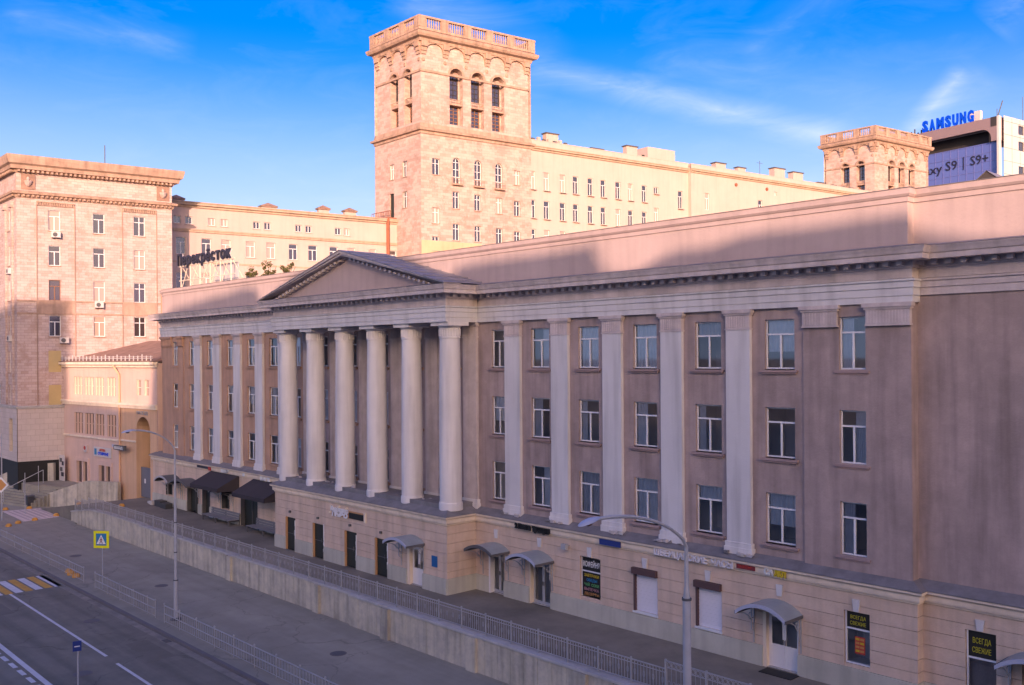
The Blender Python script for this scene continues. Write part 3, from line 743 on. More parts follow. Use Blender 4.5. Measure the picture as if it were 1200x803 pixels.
# pediment
PF = Fr(XC, PY, 1, 0)
az, tz, hw = 18.78, 16.3, 9.75
sl_ = (az - tz) / hw; cl_ = math.hypot(1, sl_)


def rake(m, off, th, o0, o1):
    """layer of raking cornice: starts off below the roof line, th thick (vertical)"""
    for sg in (-1, 1):
        z = lambda s, d_: az - sl_ * abs(s) - d_
        s1 = hw - .0; p = [(0, az - off), (s1, tz - off), (s1, tz - off - th), (0, az - off - th)]
        p = [(sg * a, max(b, 16.26)) for a, b in p]; k_ = len(m.v)
        for o in (o0, o1):
            for a, b in p: m.pt(a, o, b)
        for q in ((0, 1, 2, 3), (4, 7, 6, 5), (0, 4, 5, 1), (2, 6, 7, 3), (1, 5, 6, 2)): m.f.append([k_ + t for t in q])


m = MB(PF); rake(m, .0, .16, -.4, .74); m.build('raking_cornice', 'cornice', B)
m = MB(PF); rake(m, .16, .13, -.4, .64); rake(m, .29, .1, -.4, .2); m.build('raking_moulding', 'cornice', B)
m = MB(PF)
for sg in (-1, 1):
    for i in range(18):
        s = sg * (.6 + i * .44); z = az - sl_ * abs(s) - .46; m.box(s - .1, s + .1, .0, .4, z, z + .15)
m.build('raking_dentils', 'cornice', B, kind='stuff')
m = MB(PF); m.quad((-hw, .02, 16.3), (hw, .02, 16.3), (0, .02, az), (0, .02, az)); m.f[-1] = m.f[-1][:3]; m.build('tympanum', 'attic', B)
m = MB(PF)
for sg in (-1, 1):
    m.quad((0, .78, az + .03), (sg * (hw + .05), .78, tz + .03 - .012), (sg * (hw + .05), -2.6, tz + .03 - .012), (0, -2.6, az + .03)); m.quad((0, .78, az + .03), (sg * (hw + .05), .78, tz + .018), (sg * (hw + .05), .78, tz - .02), (0, .78, az - .01))
    for i in range(1, 9):
        s = sg * i * 1.15; z = az + .03 - sl_ * abs(s); m.box(s - .015, s + .015, -2.5, .77, z, z + .05)
m.build('portico_roof', 'roof', B)
# ---- ground floor
GZ = [.83, 1.2, 1.66, 2.17, 2.67, 3.17, 3.62]


def rusticate(fr, a0, a1, o, ops, mt='ground_floor', zs=GZ, ends=False):
    for z0, z1 in zip(zs[:-1], zs[1:]):
        z1 -= .022; cur = a0
        for h in sorted(ops) + [(a1, a1, 0, 99)]:
            if h[3] <= z0 or h[2] >= z1: continue
            if h[0] > cur + .03: m = MB(fr); m.box(cur, h[0], o - .05, o, z0, z1); m.build('stone_course', mt, B)
            cur = max(cur, h[1])
        for h in ops:
            if h[3] > z0 and h[3] < z1 - .03 and h[2] < z1:
                m = MB(fr); m.box(h[0], h[1], o - .05, o - .001, h[3], z1); m.build('stone_course', mt, B)
    cur = a0
    for h in sorted(ops) + [(a1, a1, 0, 99)]:
        if h[2] < .5:
            if h[0] > cur + .02: m = MB(fr); m.box(cur, h[0], o - .05, o + .07, -.05, .77); m.box(cur, h[0], o - .05, o + .04, .77, .82); m.build('plinth', 'plinth', B)
            cur = h[1]


OPR = [(10.1, 11.25, 0, 2.25), (13.15, 14.65, 0, 2.25), (16.6, 17.9, 1.0, 2.92), (19.9, 21.25, .95, 2.93), (23.3, 24.6, .95, 2.93), (26.55, 28.1, 0, 2.2), (30.0, 31.0, .95, 2.92)]
OPL = [(-27.1, -25.0, 0, 2.2), (-24.3, -22.9, 0, 2.2), (-20.9, -19.6, 0.9, 2.2), (-17.8, -15.2, 0, 2.3), (-31.3, -30.0, .9, 2.2)]
OPP = [(-7.6, -6.4, 0, 2.12), (-4.25, -2.95, 0, 2.12), (-.65, .6, 0, 2.12), (2.5, 3.75, 0, 2.12), (5.55, 6.95, 0, 2.15)]
OPW = [(34.2, 35.2, .15, 2.98), (36.0, 37.4, 0, 2.2)]
GW = .3
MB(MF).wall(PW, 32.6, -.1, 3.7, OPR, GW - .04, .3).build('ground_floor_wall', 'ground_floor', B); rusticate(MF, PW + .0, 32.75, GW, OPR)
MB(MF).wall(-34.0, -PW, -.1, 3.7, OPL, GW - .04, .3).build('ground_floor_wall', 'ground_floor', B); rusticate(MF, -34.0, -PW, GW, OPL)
MB(PF).wall(-PW, PW, -.1, 3.7, OPP, -.04 + .05, .35).build('portico_base_wall', 'ground_floor', B); rusticate(PF, -PW, PW, .05, OPP)
MB(MF).wall(32.7, 50, -.1, 3.7, OPW, -.19, .3).build('ground_floor_wall', 'ground_floor', B); rusticate(MF, 32.75, 50, -.15, OPW)
SFR = Fr(XC + PW + .004, PY - .05, 0, 1); rusticate(SFR, 0.003, 2.0, .0, []); MB(SFR).wall(0, 2, -.1, 3.7, [], -.04).build('portico_side_wall', 'ground_floor', B)
SFL = Fr(XC - PW - .004, 32.95, 0, -1); rusticate(SFL, 0.0, 2.045, .0, []); MB(SFL).wall(0, 2, -.1, 3.7, [], -.04).build('portico_side_wall', 'ground_floor', B)
SF3 = Fr(XC + 32.754, 32.9, 0, 1); rusticate(SF3, 0.003, .45, .0, [])
Pg = [(XC - 34.0, 34), (XC - 34.0, 32.9), (XC - PW, 32.9), (XC - PW, PY - .05), (XC + PW, PY - .05), (XC + PW, 32.9), (XC + 32.75, 32.9), (XC + 32.75, 33.35), (XC + 50, 33.35)]
m = MB(); m.sweep([(-.06, 3.62), (.05, 3.63), (.05, 3.68), (.12, 3.72), (.14, 3.8), (.14, 3.95), (.2, 3.97), (.27, 4.03), (.27, 4.09), (-.06, 4.11)], Pg); m.build('cream_band', 'band', B)
m = MB(); m.sweep([(-.5, 4.11), (.29, 4.115), (.29, 4.13), (-.34, 4.42), (-.5, 4.42)], Pg); m.build('ledge_flashing', 'tin', B)
m = MB(); m.wbox(XC - PW + .3, XC + PW - .3, PY + .25, 33.2, 4.0, 4.63); m.build('portico_floor', 'tin', B)
# rubble and dislodged plaster on the ledge and portico floor
for i in range(40):
    if i < 12: x, y, z = XC - .08 + (random.randint(0, 4) - 2) * 3.385 + random.uniform(-.7, .7), random.uniform(31.4, 32.6), 4.62
    else: x, y, z = XC + random.choice(PIL) + random.uniform(-.7, .7), 32.86 + random.uniform(-.06, .06), 4.31
    m = MB(); w, d_, h = random.uniform(.12, .34), random.uniform(.08, .16), random.uniform(.04, .1); k_ = len(m.v)
    m.wbox(x - w / 2, x + w / 2, y - d_ / 2, y + d_ / 2, z - .03, z + h)
    m.v = [(a + random.uniform(-.06, .06), b + random.uniform(-.03, .03), c + random.uniform(-.03, .03)) for a, b, c in m.v]
    m.build('rubble', random.choice(['debris', 'debris', 'tin', 'coping']), B)


# ---- openings of the ground floor
def glazed_door(fr, a, b, o, z0, z1, double=True, panel=True, m='whitedoor'):
    d = MB(fr); t = .06; d.box(a, a + t, o - .08, o, z0, z1); d.box(b - t, b, o - .08, o, z0, z1); d.box(a + t, b - t, o - .08, o, z1 - t, z1)
    th_ = MB(fr); th_.box(a, b, o - .3, o + .12, z0 - .1, z0 + .012); th_.build('threshold', 'coping', B)
    mid = (a + b) / 2; leaves = [(a + t, mid - .005), (mid + .005, b - t)] if double else [(a + t, b - t)]
    door = d.build('door', m, B)
    for l0, l1 in leaves:
        d = MB(fr); zp = z0 + (z1 - z0) * .42; e = .075
        d.box(l0, l0 + e, o - .06, o + .01, z0 + .02, z1 - t); d.box(l1 - e, l1, o - .06, o + .01, z0 + .02, z1 - t); d.box(l0 + e, l1 - e, o - .06, o + .01, z1 - t - e, z1 - t)
        if panel:
            d.box(l0 + e, l1 - e, o - .05, o, z0 + .02, zp)
            n = 4
            for i in range(1, n): x = l0 + e + (l1 - l0 - 2 * e) * i / n; d.box(x - .006, x + .006, o, o + .006, z0 + .08, zp - .06)
            d.box(l0 + e, l1 - e, o - .06, o + .01, zp - .04, zp + .03)
        else: d.box(l0 + e, l1 - e, o - .06, o + .01, z0 + .02, z0 + .16); zp = z0 + .13
        d.build('leaf', m, door)
        MB(fr).quad((l0 + e, o - .03, zp), (l1 - e, o - .03, zp), (l1 - e, o - .03, z1 - t - e), (l0 + e, o - .03, z1 - t - e)).build('pane', 'pane', door)
        hx = l1 - .04 if l0 < mid - .1 and double else l0 + .04
        d = MB(fr); d.box(hx - .012, hx + .012, o + .01, o + .05, z0 + .95, z0 + 1.15); d.build('handle', 'iron', door)
    d = MB(fr); d.box(a, b, o - 1.3, o - 1.2, z0, z1); d.quad((a, o - .1, z0), (a, o - 1.2, z0), (a, o - 1.2, z1), (a, o - .1, z1)); d.quad((b, o - .1, z0), (b, o - 1.2, z0), (b, o - 1.2, z1), (b, o - .1, z1)); d.quad((a, o - .1, z1), (b, o - .1, z1), (b, o - 1.2, z1), (a, o - 1.2, z1)); d.quad((a, o - .1, z0), (b, o - .1, z0), (b, o - 1.2, z0), (a, o - 1.2, z0)); d.build('hallway', 'room', door)
    return door


def keystone(fr, a, o, z0, z1):
    m = MB(fr); k_ = len(m.v)
    for oo in (o - .02, o + .07):
        m.pt(a - .1, oo, z0); m.pt(a + .1, oo, z0); m.pt(a + .15, oo, z1); m.pt(a - .15, oo, z1)
    for q in ((0, 1, 2, 3), (4, 7, 6, 5), (0, 4, 5, 1), (2, 6, 7, 3), (1, 5, 6, 2), (0, 3, 7, 4)): m.f.append([k_ + t for t in q])
    m.build('keystone', 'white_paint', B)


for i_, h in enumerate(OPR):
    if i_ != 1 or True: keystone(MF, (h[0] + h[1]) / 2, GW, max(h[3] + .03, 2.95) if i_ in (2, 3, 4, 6) else 2.95, 3.4)
keystone(MF, 34.7, -.15, 3.02, 3.4)
glazed_door(MF, 10.12, 11.23, GW - .24, 0.02, 2.2, double=True, panel=False, m='oldframe' if False else 'galv')
m = MB(MF); m.box(10.1, 10.22, GW - .23, GW + .06, 0, 2.25); m.build('door_reveal', 'whitedoor', B)
glazed_door(MF, 13.17, 14.63, GW - .24, 0.02, 2.2, double=True, panel=False, m='galv')
m = MB(MF); m.box(13.15, 13.2, GW - .23, GW + .01, 0, 2.25); m.build('door_reveal', 'band', B)
glazed_door(MF, 26.7, 28.08, GW - .2, 0.02, 2.15, double=True, panel=True)
m = MB(MF); m.box(26.55, 26.7, GW - .28, GW + .01, 0, 2.2); m.build('door_reveal', 'band', B)
glazed_door(PF, 5.75, 6.93, .05 - .22, 0.02, 2.1, double=True, panel=True)
m = MB(PF); m.box(5.55, 5.75, -.25, .06, 0, 2.15); m.build('door_reveal', 'band', B)
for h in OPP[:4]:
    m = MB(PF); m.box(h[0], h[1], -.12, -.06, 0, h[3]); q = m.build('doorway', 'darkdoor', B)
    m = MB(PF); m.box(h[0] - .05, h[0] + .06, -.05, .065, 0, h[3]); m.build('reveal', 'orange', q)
    m = MB(PF); zz = 0.5
    while zz < h[3] - .25: l = random.uniform(.12, .4); m.box(h[1] - .04 - random.uniform(0, .06), h[1] + .0, .03, .075, zz, zz + l); zz += l
    m.build('torn_edge_strip', 'white', q)
    m = MB(PF); m.box(h[0] + .06, h[1], -.06, -.045, h[3] * .5, h[3] * .5 + .04); m.tube(PF.P((h[0] + h[1]) / 2 + .2, -.03, 1.0), PF.P((h[0] + h[1]) / 2 + .2, -.03, 1.25), .02); m.build('push_bar', 'iron', q)
    m = MB(PF); m.box((h[0] + h[1]) / 2 - .07, (h[0] + h[1]) / 2 + .07, .05, .17, 2.45, 2.58); m.build('wall_lamp', 'iron', q)
# shop windows
w_ = window(B, MF, 17.25, 1.02, 1.28, 1.88, 'N', o=GW - .12, near=False, sill=False)
for a, b in ((19.9, 21.25), (23.3, 24.6)):
    m = MB(MF); n = 22
    for i in range(n): z0 = .97 + i * 1.68 / n; m.box(a + .1, b, GW - .16, GW - .1 + (.008 if i % 2 else 0), z0, z0 + 1.68 / n - .006)
    q = m.build('roller_shutter', 'shutter', B)
    m = MB(MF); m.box(a - .02, b + .01, GW - .1, GW + .16, 2.64, 2.92); m.build('shutter_box', 'brownbox', q)
    m = MB(MF); m.box(a - .0, a + .1, GW - .2, GW + .02, .95, 2.64); m.build('side_rail', 'brownbox', q); m = MB(MF); m.box(a - .03, b + .05, GW - .1, GW + .06, .87, .955); m.build('shutter_sill', 'white', q)


def sign_window(fr, a, b, o, z0, z1, food=False):
    zm = z0 + (z1 - z0) * .66
    m = MB(fr); m.box(a, b, o - .16, o - .1, zm + .06, z1); q = m.build('sign_board', 'black', B)
    text('lettering', 'ВСЕГДА', 'dull_lime', q, fr, a + (b - a) * .2, o - .095, zm + .06 + (z1 - zm) * .50, (z1 - zm) * .2, (b - a) * .62, bold=0.0, depth=.01)
    text('lettering', 'СВЕЖИЕ', 'dull_lime', q, fr, a + (b - a) * .18, o - .095, zm + .06 + (z1 - zm) * .16, (z1 - zm) * .2, (b - a) * .64, bold=0.0, depth=.01)
    m = MB(fr); m.box(a, a + .05, o - .2, o - .07, z0, z1); m.box(a + .05, b, o - .18, o - .07, zm, zm + .06); m.box(a + .05, b, o - .18, o - .05, z0, z0 + .05); w = m.build('window', 'frame', B)
    MB(fr).quad((a + .05, o - .14, z0 + .05), (b, o - .14, z0 + .05), (b, o - .14, zm), (a + .05, o - .14, zm)).build('pane', 'pane', w)
    m = MB(fr); c = o - .95; m.quad((a, c, z0), (b, c, z0), (b, c, z1), (a, c, z1)); m.quad((a, o - .2, z0), (a, c, z0), (a, c, z1), (a, o - .2, z1)); m.quad((b, o - .2, z0), (b, c, z0), (b, c, z1), (b, o - .2, z1)); m.quad((a, o - .2, z0), (b, o - .2, z0), (b, c, z0), (a, c, z0)); m.quad((a, o - .2, z1), (b, o - .2, z1), (b, c, z1), (a, c, z1)); m.build('room_interior', 'room', w)
    if food:
        m = MB(fr); cx = (a + b) / 2 + .06; m.box(cx - .2, cx + .2, o - .13, o - .125, z0 + .38, z0 + 1.02); pq = m.build('poster', 'redbright', w)
        for i in range(2):
            for j in range(4): m = MB(fr); x = cx - .17 + i * .18; z = z0 + .42 + j * .145; m.box(x, x + .15, o - .125, o - .12, z + .03, z + .11); m.build('poster_picture', 'orangep' if (i + j) % 3 else 'yellowp', w)


sign_window(MF, 30.02, 30.98, GW, .97, 2.9, True)
sign_window(MF, 34.22, 35.18, -.15, .17, 2.96)
# coffee window poster
CW0, CW1, co_ = 16.62, 17.88, GW - .1
m = MB(MF); m.box(CW0 + .04, CW1 - .04, co_ - .05, co_ - .02, 2.26, 2.9); q = m.build('poster_board', 'black', B); text('lettering', 'КОФЕЙНЯ', 'white', q, MF, CW0 + .1, co_ - .015, 2.44, (.25), 1.02, bold=.008, depth=.01)
m = MB(MF); m.box(CW0 + .04, CW1 - .04, co_ - .05, co_ - .02, 1.02, 2.2); q = m.build('poster_board', 'black', B)
m = MB(MF); m.box(CW0, CW1, co_ - .04, co_ + .01, 2.2, 2.26); m.box(CW0, CW0 + .04, co_ - .04, co_ + .01, 1.02, 2.9); m.box(CW1 - .04, CW1, co_ - .04, co_ + .01, 1.02, 2.9); m.build('window_bar', 'frame', B)
for t, c, z in (('ЗАВТРАКИ', 'yellowp', 1.97), ('ОБЕДЫ', 'cyanp', 1.75), ('ЧАЙ  СОКИ', 'greenp', 1.53), ('ВЫПЕЧКА', 'pinkp', 1.31), ('ДЕСЕРТЫ', 'orangep', 1.09)):
    text('lettering', t, c, q, MF, CW0 + (.16 if len(t) > 5 else .3), co_ - .015, z, .13, .92 if len(t) > 5 else .66, bold=.002, depth=.01)
# left part dark doors and small windows
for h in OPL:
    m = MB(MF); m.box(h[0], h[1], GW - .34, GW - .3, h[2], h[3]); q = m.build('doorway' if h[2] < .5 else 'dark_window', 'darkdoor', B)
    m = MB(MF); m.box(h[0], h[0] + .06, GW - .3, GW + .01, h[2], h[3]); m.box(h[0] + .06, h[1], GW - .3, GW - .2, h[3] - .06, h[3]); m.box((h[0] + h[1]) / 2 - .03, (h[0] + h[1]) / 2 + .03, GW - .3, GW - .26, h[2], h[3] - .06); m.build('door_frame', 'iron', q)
# drain pipe line and floodlight on wall
m = MB(); m.tube(MF.P(15.9, GW + .0, 3.3), MF.P(15.9, GW + .28, 3.34), .03); m.wbox(XC + 15.72, XC + 16.02, 32.5, 32.66, 3.16, 3.42)
m.build('floodlight', 'galv', None, label='small grey floodlight on the wall left of the coffee window', cat='floodlight')
m = MB(PF); m.box(7.75, 8.2, .05, .09, 1.32, 1.9); m.build('plaque', 'plaque', None, label='small blue plaque on the portico base beside its white door', cat='plaque')
for mm in range(3):
    pass


# ---- canopies
def canopy(fr, a, b, ow, depth, z, rise, label, m='canopy', group='arched canopies over the entrances', legs=True, rim='lamp'):
    root = thing('entrance_canopy', fr.P((a + b) / 2, ow, z), label, 'canopy', group)
    c = (a + b) / 2; hw_ = (b - a) / 2; R_ = (hw_ ** 2 + rise ** 2) / (2 * rise); zc = z + rise - R_; th = math.asin(min(1, hw_ / R_)); n = 12
    pts = [(c + R_ * math.sin(-th + 2 * th * i / n), zc + R_ * math.cos(-th + 2 * th * i / n)) for i in range(n + 1)]
    mb = MB(fr)
    for (x0, z0), (x1, z1) in zip(pts[:-1], pts[1:]):
        mb.quad((x0, ow, z0), (x1, ow, z1), (x1, ow + depth, z1), (x0, ow + depth, z0)); mb.quad((x0, ow, z0 - .03), (x1, ow, z1 - .03), (x1, ow + depth, z1 - .03), (x0, ow + depth, z0 - .03))
    mb.build('roof_sheet', m, root, True)
    mb = MB(fr)
    for (x0, z0), (x1, z1) in zip(pts[:-1], pts[1:]):
        k_ = len(mb.v)
        for o in (ow + depth - .05, ow + depth + .015):
            mb.pt(x0, o, z0 - .13); mb.pt(x1, o, z1 - .13); mb.pt(x1, o, z1 + .015); mb.pt(x0, o, z0 + .015)
        for q in ((0, 1, 2, 3), (4, 7, 6, 5), (2, 6, 7, 3), (0, 4, 5, 1)): mb.f.append([k_ + t for t in q])
    mb.build('front_rim', rim, root)
    mb = MB(fr)
    for o in (ow + .02, ow + depth * .5):
        mb.path([fr.P(x, o, zz - .05) for x, zz in pts], .018, 5)
    for x in (a, b): mb.box(x - .03, x + .03, ow, ow + depth, z - .12, z + .0)
    mb.build('arch_rib', 'iron', root)
    if legs:
        for x in (a + .06, b - .06):
            mb = MB(fr); q = [fr.P(x, ow + .04 + (depth - .2) * (1 - math.cos(t * math.pi / 16)) , z - .12 - (1.05) * (1 - math.sin(t * math.pi / 16))) for t in range(9)]
            mb.path(q, .018, 5); mb.box(x - .02, x + .02, ow + .01, ow + .05, z - 1.5, z - .1); mb.box(x - .02, x + .02, ow + .2, ow + .23, z - .95, z - .1)
            q = [fr.P(x, ow + .3 + .14 * math.cos(t * math.pi / 5), z - .38 + .14 * math.sin(t * math.pi / 5)) for t in range(11)]; mb.path(q, .013, 5)
            for t in range(3): mb.box(x - .01, x + .01, ow + .05, ow + .2, z - .5 - t * .25, z - .48 - t * .25)
            mb.build('bracket', 'galv', root)
    return root


canopy(PF, 5.0, 7.1, .05, 1.25, 2.45, .32, 'arched grey canopy over the white door of the portico base')
canopy(MF, 9.55, 11.65, GW, 1.3, 2.4, .32, 'dull grey arched canopy in the corner right of the portico', rim='iron')
canopy(MF, 12.75, 14.85, GW, 1.3, 2.4, .36, 'arched grey canopy left of the coffee window')
canopy(MF, 26.1, 28.3, GW, 1.3, 2.38, .42, 'arched grey canopy over the white double door at the right')
canopy(MF, 35.6, 37.8, -.15, 1.3, 2.35, .4, 'arched canopy cut by the right edge of the photo')
canopy(MF, -30.9, -28.2, GW, 1.2, 2.3, .45, 'small dark arched canopy at the far left end of the building', m='iron', rim='galv')
canopy(MF, -28.0, -24.6, GW, 1.2, 2.35, .4, 'wide dark arched canopy left of the black awnings', m='iron', rim='iron')
canopy(MF, -21.1, -18.9, GW, 1.0, 2.35, .35, 'grey arched canopy peeking out between the two black awnings', m='iron', rim='galv')


def awning(a, b, label):
    root = thing('awning', MF.P((a + b) / 2, GW, 3.6), label, 'awning', 'black shop awnings')
    m = MB(MF); o0, o1, z0, z1 = GW, GW + 1.75, 3.68, 2.85
    m.quad((a, o0, z0), (b, o0, z0), (b, o1, z1), (a, o1, z1)); m.quad((a, o0, z0 - .03), (b, o0, z0 - .03), (b, o1, z1 - .03), (a, o1, z1 - .03)); m.build('cover', 'awning', root)
    m = MB(MF); m.box(a, b, o1 - .02, o1 + .01, z1 - .28, z1); m.build('valance', 'awning', root)
    for x in (a, b): m = MB(MF); m.quad((x, o0, z0), (x, o1, z1), (x, o1, z1 - .28), (x, o0, z1 - .28)); m.build('side_flap', 'awning', root)
    m = MB()
    for i in range(4):
        x = a + .05 + (b - a - .1) * i / 3; m.tube(MF.P(x, o0, z0 - .06), MF.P(x, o1 - .03, z1 - .06), .02); m.tube(MF.P(x, o0, 2.5), MF.P(x, o1 - .03, z1 - .08), .015)
    m.build('frame', 'iron', root)


awning(-22.6, -18.0, 'black awning over the shop door, the left of two')
awning(-15.7, -11.0, 'black awning partly hidden behind the portico base, the right of two')


def bench(a, b, label):
    root = thing('bench', MF.P((a + b) / 2, GW + .6, 0), label, 'bench', 'grey benches under the awnings')
    for i in range(4): m = MB(MF); m.box(a, b, GW + .35 + i * .17, GW + .49 + i * .17, .42, .46); m.build('seat_slat', 'bench', root)
    for i in range(3): m = MB(MF); m.box(a, b, GW + .12 + i * .02, GW + .16 + i * .02, .9 - i * .18 - .14, .9 - i * .18); m.build('back_slat', 'bench', root)
    for x in (a + .15, (a + b) / 2, b - .15): m = MB(MF); m.box(x - .04, x + .04, GW + .1, GW + 1.0, .3, .41); m.box(x - .04, x + .04, GW + .9, GW + .98, 0, .3); m.box(x - .04, x + .04, GW + .08, GW + .12, 0, .9); m.build('leg', 'iron', root)


bench(-22.3, -17.7, 'long grey slatted bench under the left black awning'); bench(-15.1, -10.2, 'long grey slatted bench under the right black awning')
m = MB(MF); m.box(26.8, 28.2, GW + .1, GW + .75, .005, .03); m.build('doormat', 'black', None, label='dark doormat before the white double door', cat='doormat')
# plinth step and rubble heap by the gate side
m = MB(); 
for i in range(5): m.wbox(-80.6 + i * .5, -80.2 + i * .5, 32.2 - .1 * (i % 3), 32.7, 0, .18 + .07 * (i % 3))
m.build('step_blocks', 'coping', B)
m = MB(); m.wbox(-78.6, -77.4, 32.0, 32.6, 0, .5); m.wbox(-77.2, -76.1, 31.9, 32.5, 0, .42); m.build('planter', 'bin', None, label='dark planter boxes on the terrace under the leftmost canopy', cat='planter')


# ---- signs on the cream band
BO = GW + .15


def sign(label, cat='sign', loc=(0, 0, 0), name='wall_sign'): return thing(name, loc, label, cat)


s_ = sign('black cut-out lettering sign above the two canopies right of the portico', loc=MF.P(13, BO, 3.9)); text('lettering', '2 Птаха', 'black', s_, MF, 12.3, BO + .06, 3.74, .25, 1.15, bold=.03, depth=.06); text('lettering', 'Траттория', 'black', s_, MF, 13.55, BO + .06, 3.74, .2, 1.2, bold=.05, depth=.06)
m = MB(MF); m.box(13.6, 14.75, BO - .02, BO + .05, 3.74, 3.95); m.build('backing_board', 'black', s_)
s_ = sign('plain dark blue rectangular sign above the coffee window', loc=MF.P(18.6, BO, 3.9)); m = MB(MF); m.box(18.02, 19.28, BO - .02, BO + .05, 3.7, 4.03); m.build('panel', 'blue', s_)
s_ = sign('row of pale grey letters on the cream band above the shutters', loc=MF.P(23, BO, 3.9)); text('lettering', 'ШВЕЙЦАРСКИЕ  ЧАСЫ', 'shutter', s_, MF, 21.25, BO + .05, 3.72, .29, 4.05, bold=.01, depth=.08)
s_ = sign('dark red sign with lettering right of the pale grey letters', loc=MF.P(26, BO, 3.9)); m = MB(MF); m.box(25.45, 26.3, BO - .02, BO + .04, 3.78, 4.04); m.build('panel', 'red', s_); text('lettering', 'часы', 'redbright', s_, MF, 25.55, BO + .05, 3.84, .14, .6, depth=.02)
s_ = sign('white and yellow letters above the canopy at the right', loc=MF.P(27, BO, 3.9)); text('lettering', 'СА', 'white', s_, MF, 26.75, BO + .05, 3.76, .26, .42, bold=.02, depth=.06); text('lettering', 'ЛЮТ', 'yellowp', s_, MF, 27.2, BO + .05, 3.76, .26, .56, bold=.03, depth=.06)
s_ = sign('dark sign with a red end above the left black awning', loc=MF.P(-23.5, BO, 3.9)); m = MB(MF); m.box(-24.8, -22.8, BO - .02, BO + .05, 3.78, 4.05); m.build('panel', 'black_letter', s_); m = MB(MF); m.box(-22.78, -22.4, BO - .02, BO + .06, 3.7, 4.08); m.build('end_panel', 'redbright', s_)
s_ = sign('small white lettered sign above the left black awning', loc=MF.P(-20, BO, 3.9)); text('lettering', 'БАР', 'white', s_, MF, -20.6, BO + .04, 3.78, .3, 1.3, bold=.05, depth=.05)
m = MB(MF); m.box(-17.1, -16.8, BO, BO + .05, 3.75, 4.05); m.build('wall_sign', 'white', None, label='small square white sign between the two black awnings', cat='sign')
s_ = sign('small white lettered sign above the right black awning', loc=MF.P(-14, BO, 3.9)); text('lettering', 'КАФЕ', 'white', s_, MF, -14.4, BO + .04, 3.72, .28, 1.4, bold=.04, depth=.05)
# cream scroll sign on the portico base
s_ = sign('cream scroll-shaped sign with gothic letters and a black board on the portico base', loc=PF.P(-1, .1, 3.2)); m = MB(PF); m.box(-2.15, 1.5, .04, .07, 2.9, 3.35); m.build('frame_board', 'orange', s_)
m = MB(PF); m.box(-.1, 1.45, .07, .12, 2.93, 3.27); m.build('black_board', 'black', s_); m = MB(PF); m.box(1.45, 1.62, .06, .13, 2.85, 3.42); m.build('end_scroll', 'band', s_)
text('lettering', 'Крафтовое', 'whitedoor', s_, PF, -2.1, .13, 3.2, .24, 2.0, bold=.03, depth=.03); text('lettering', 'ПИВО', 'whitedoor', s_, PF, -1.95, .13, 2.9, .25, 1.75, bold=.03, depth=.03)
m = MB(PF)
for x, z in ((-2.2, 3.05), (-2.1, 3.4), (-1.2, 3.47), (-.4, 3.44)): m.lathe(PF.P(x, .09, z), [(.02, -.08), (.09, -.04), (.09, .04), (.02, .08)], 8)
m.build('scroll_curls', 'band', s_)


# ================================================================= FAR COMPLEX
T0 = (-93.8484, 72.424); dR = (.14943154, .98878996); dL = (-.99993325, .01299505)
FR_ = lambda P, k=0, l=0: Fr(P[0] + dR[0] * k + dL[0] * l, P[1] + dR[1] * k + dL[1] * l, *dR)
FL_ = lambda P, k=0, l=0: Fr(P[0] + dR[0] * k + dL[0] * l, P[1] + dR[1] * k + dL[1] * l, -dL[0], -dL[1])


def corners(P, a, b):
    """path round the two seen faces and the hidden ones, outward to the right of travel"""
    c = lambda k, l: (P[0] + dR[0] * k + dL[0] * l, P[1] + dR[1] * k + dL[1] * l)
    return [c(a, b), c(0, b), c(0, 0), c(a, 0), c(a, b)]


def ring_sweep(m, prof, pts, o=0):
    """closed loop sweep with mitred corners"""
    P = [Vector(p) for p in pts[:-1]]; n = len(P); k = len(m.v); q = len(prof)
    for i in range(n):
        d0 = (P[i] - P[i - 1]).normalized(); d1 = (P[(i + 1) % n] - P[i]).normalized(); n0 = Vector((d0.y, -d0.x)); n1 = Vector((d1.y, -d1.x)); b = n0 + n1; b = b / b.dot(n0)
        for oo, z in prof: m.v.append((P[i].x + b.x * (oo + o), P[i].y + b.y * (oo + o), z))
    for i in range(n):
        for j in range(q): m.f.append([k + i * q + j, k + ((i + 1) % n) * q + j, k + ((i + 1) % n) * q + (j + 1) % q, k + i * q + (j + 1) % q])


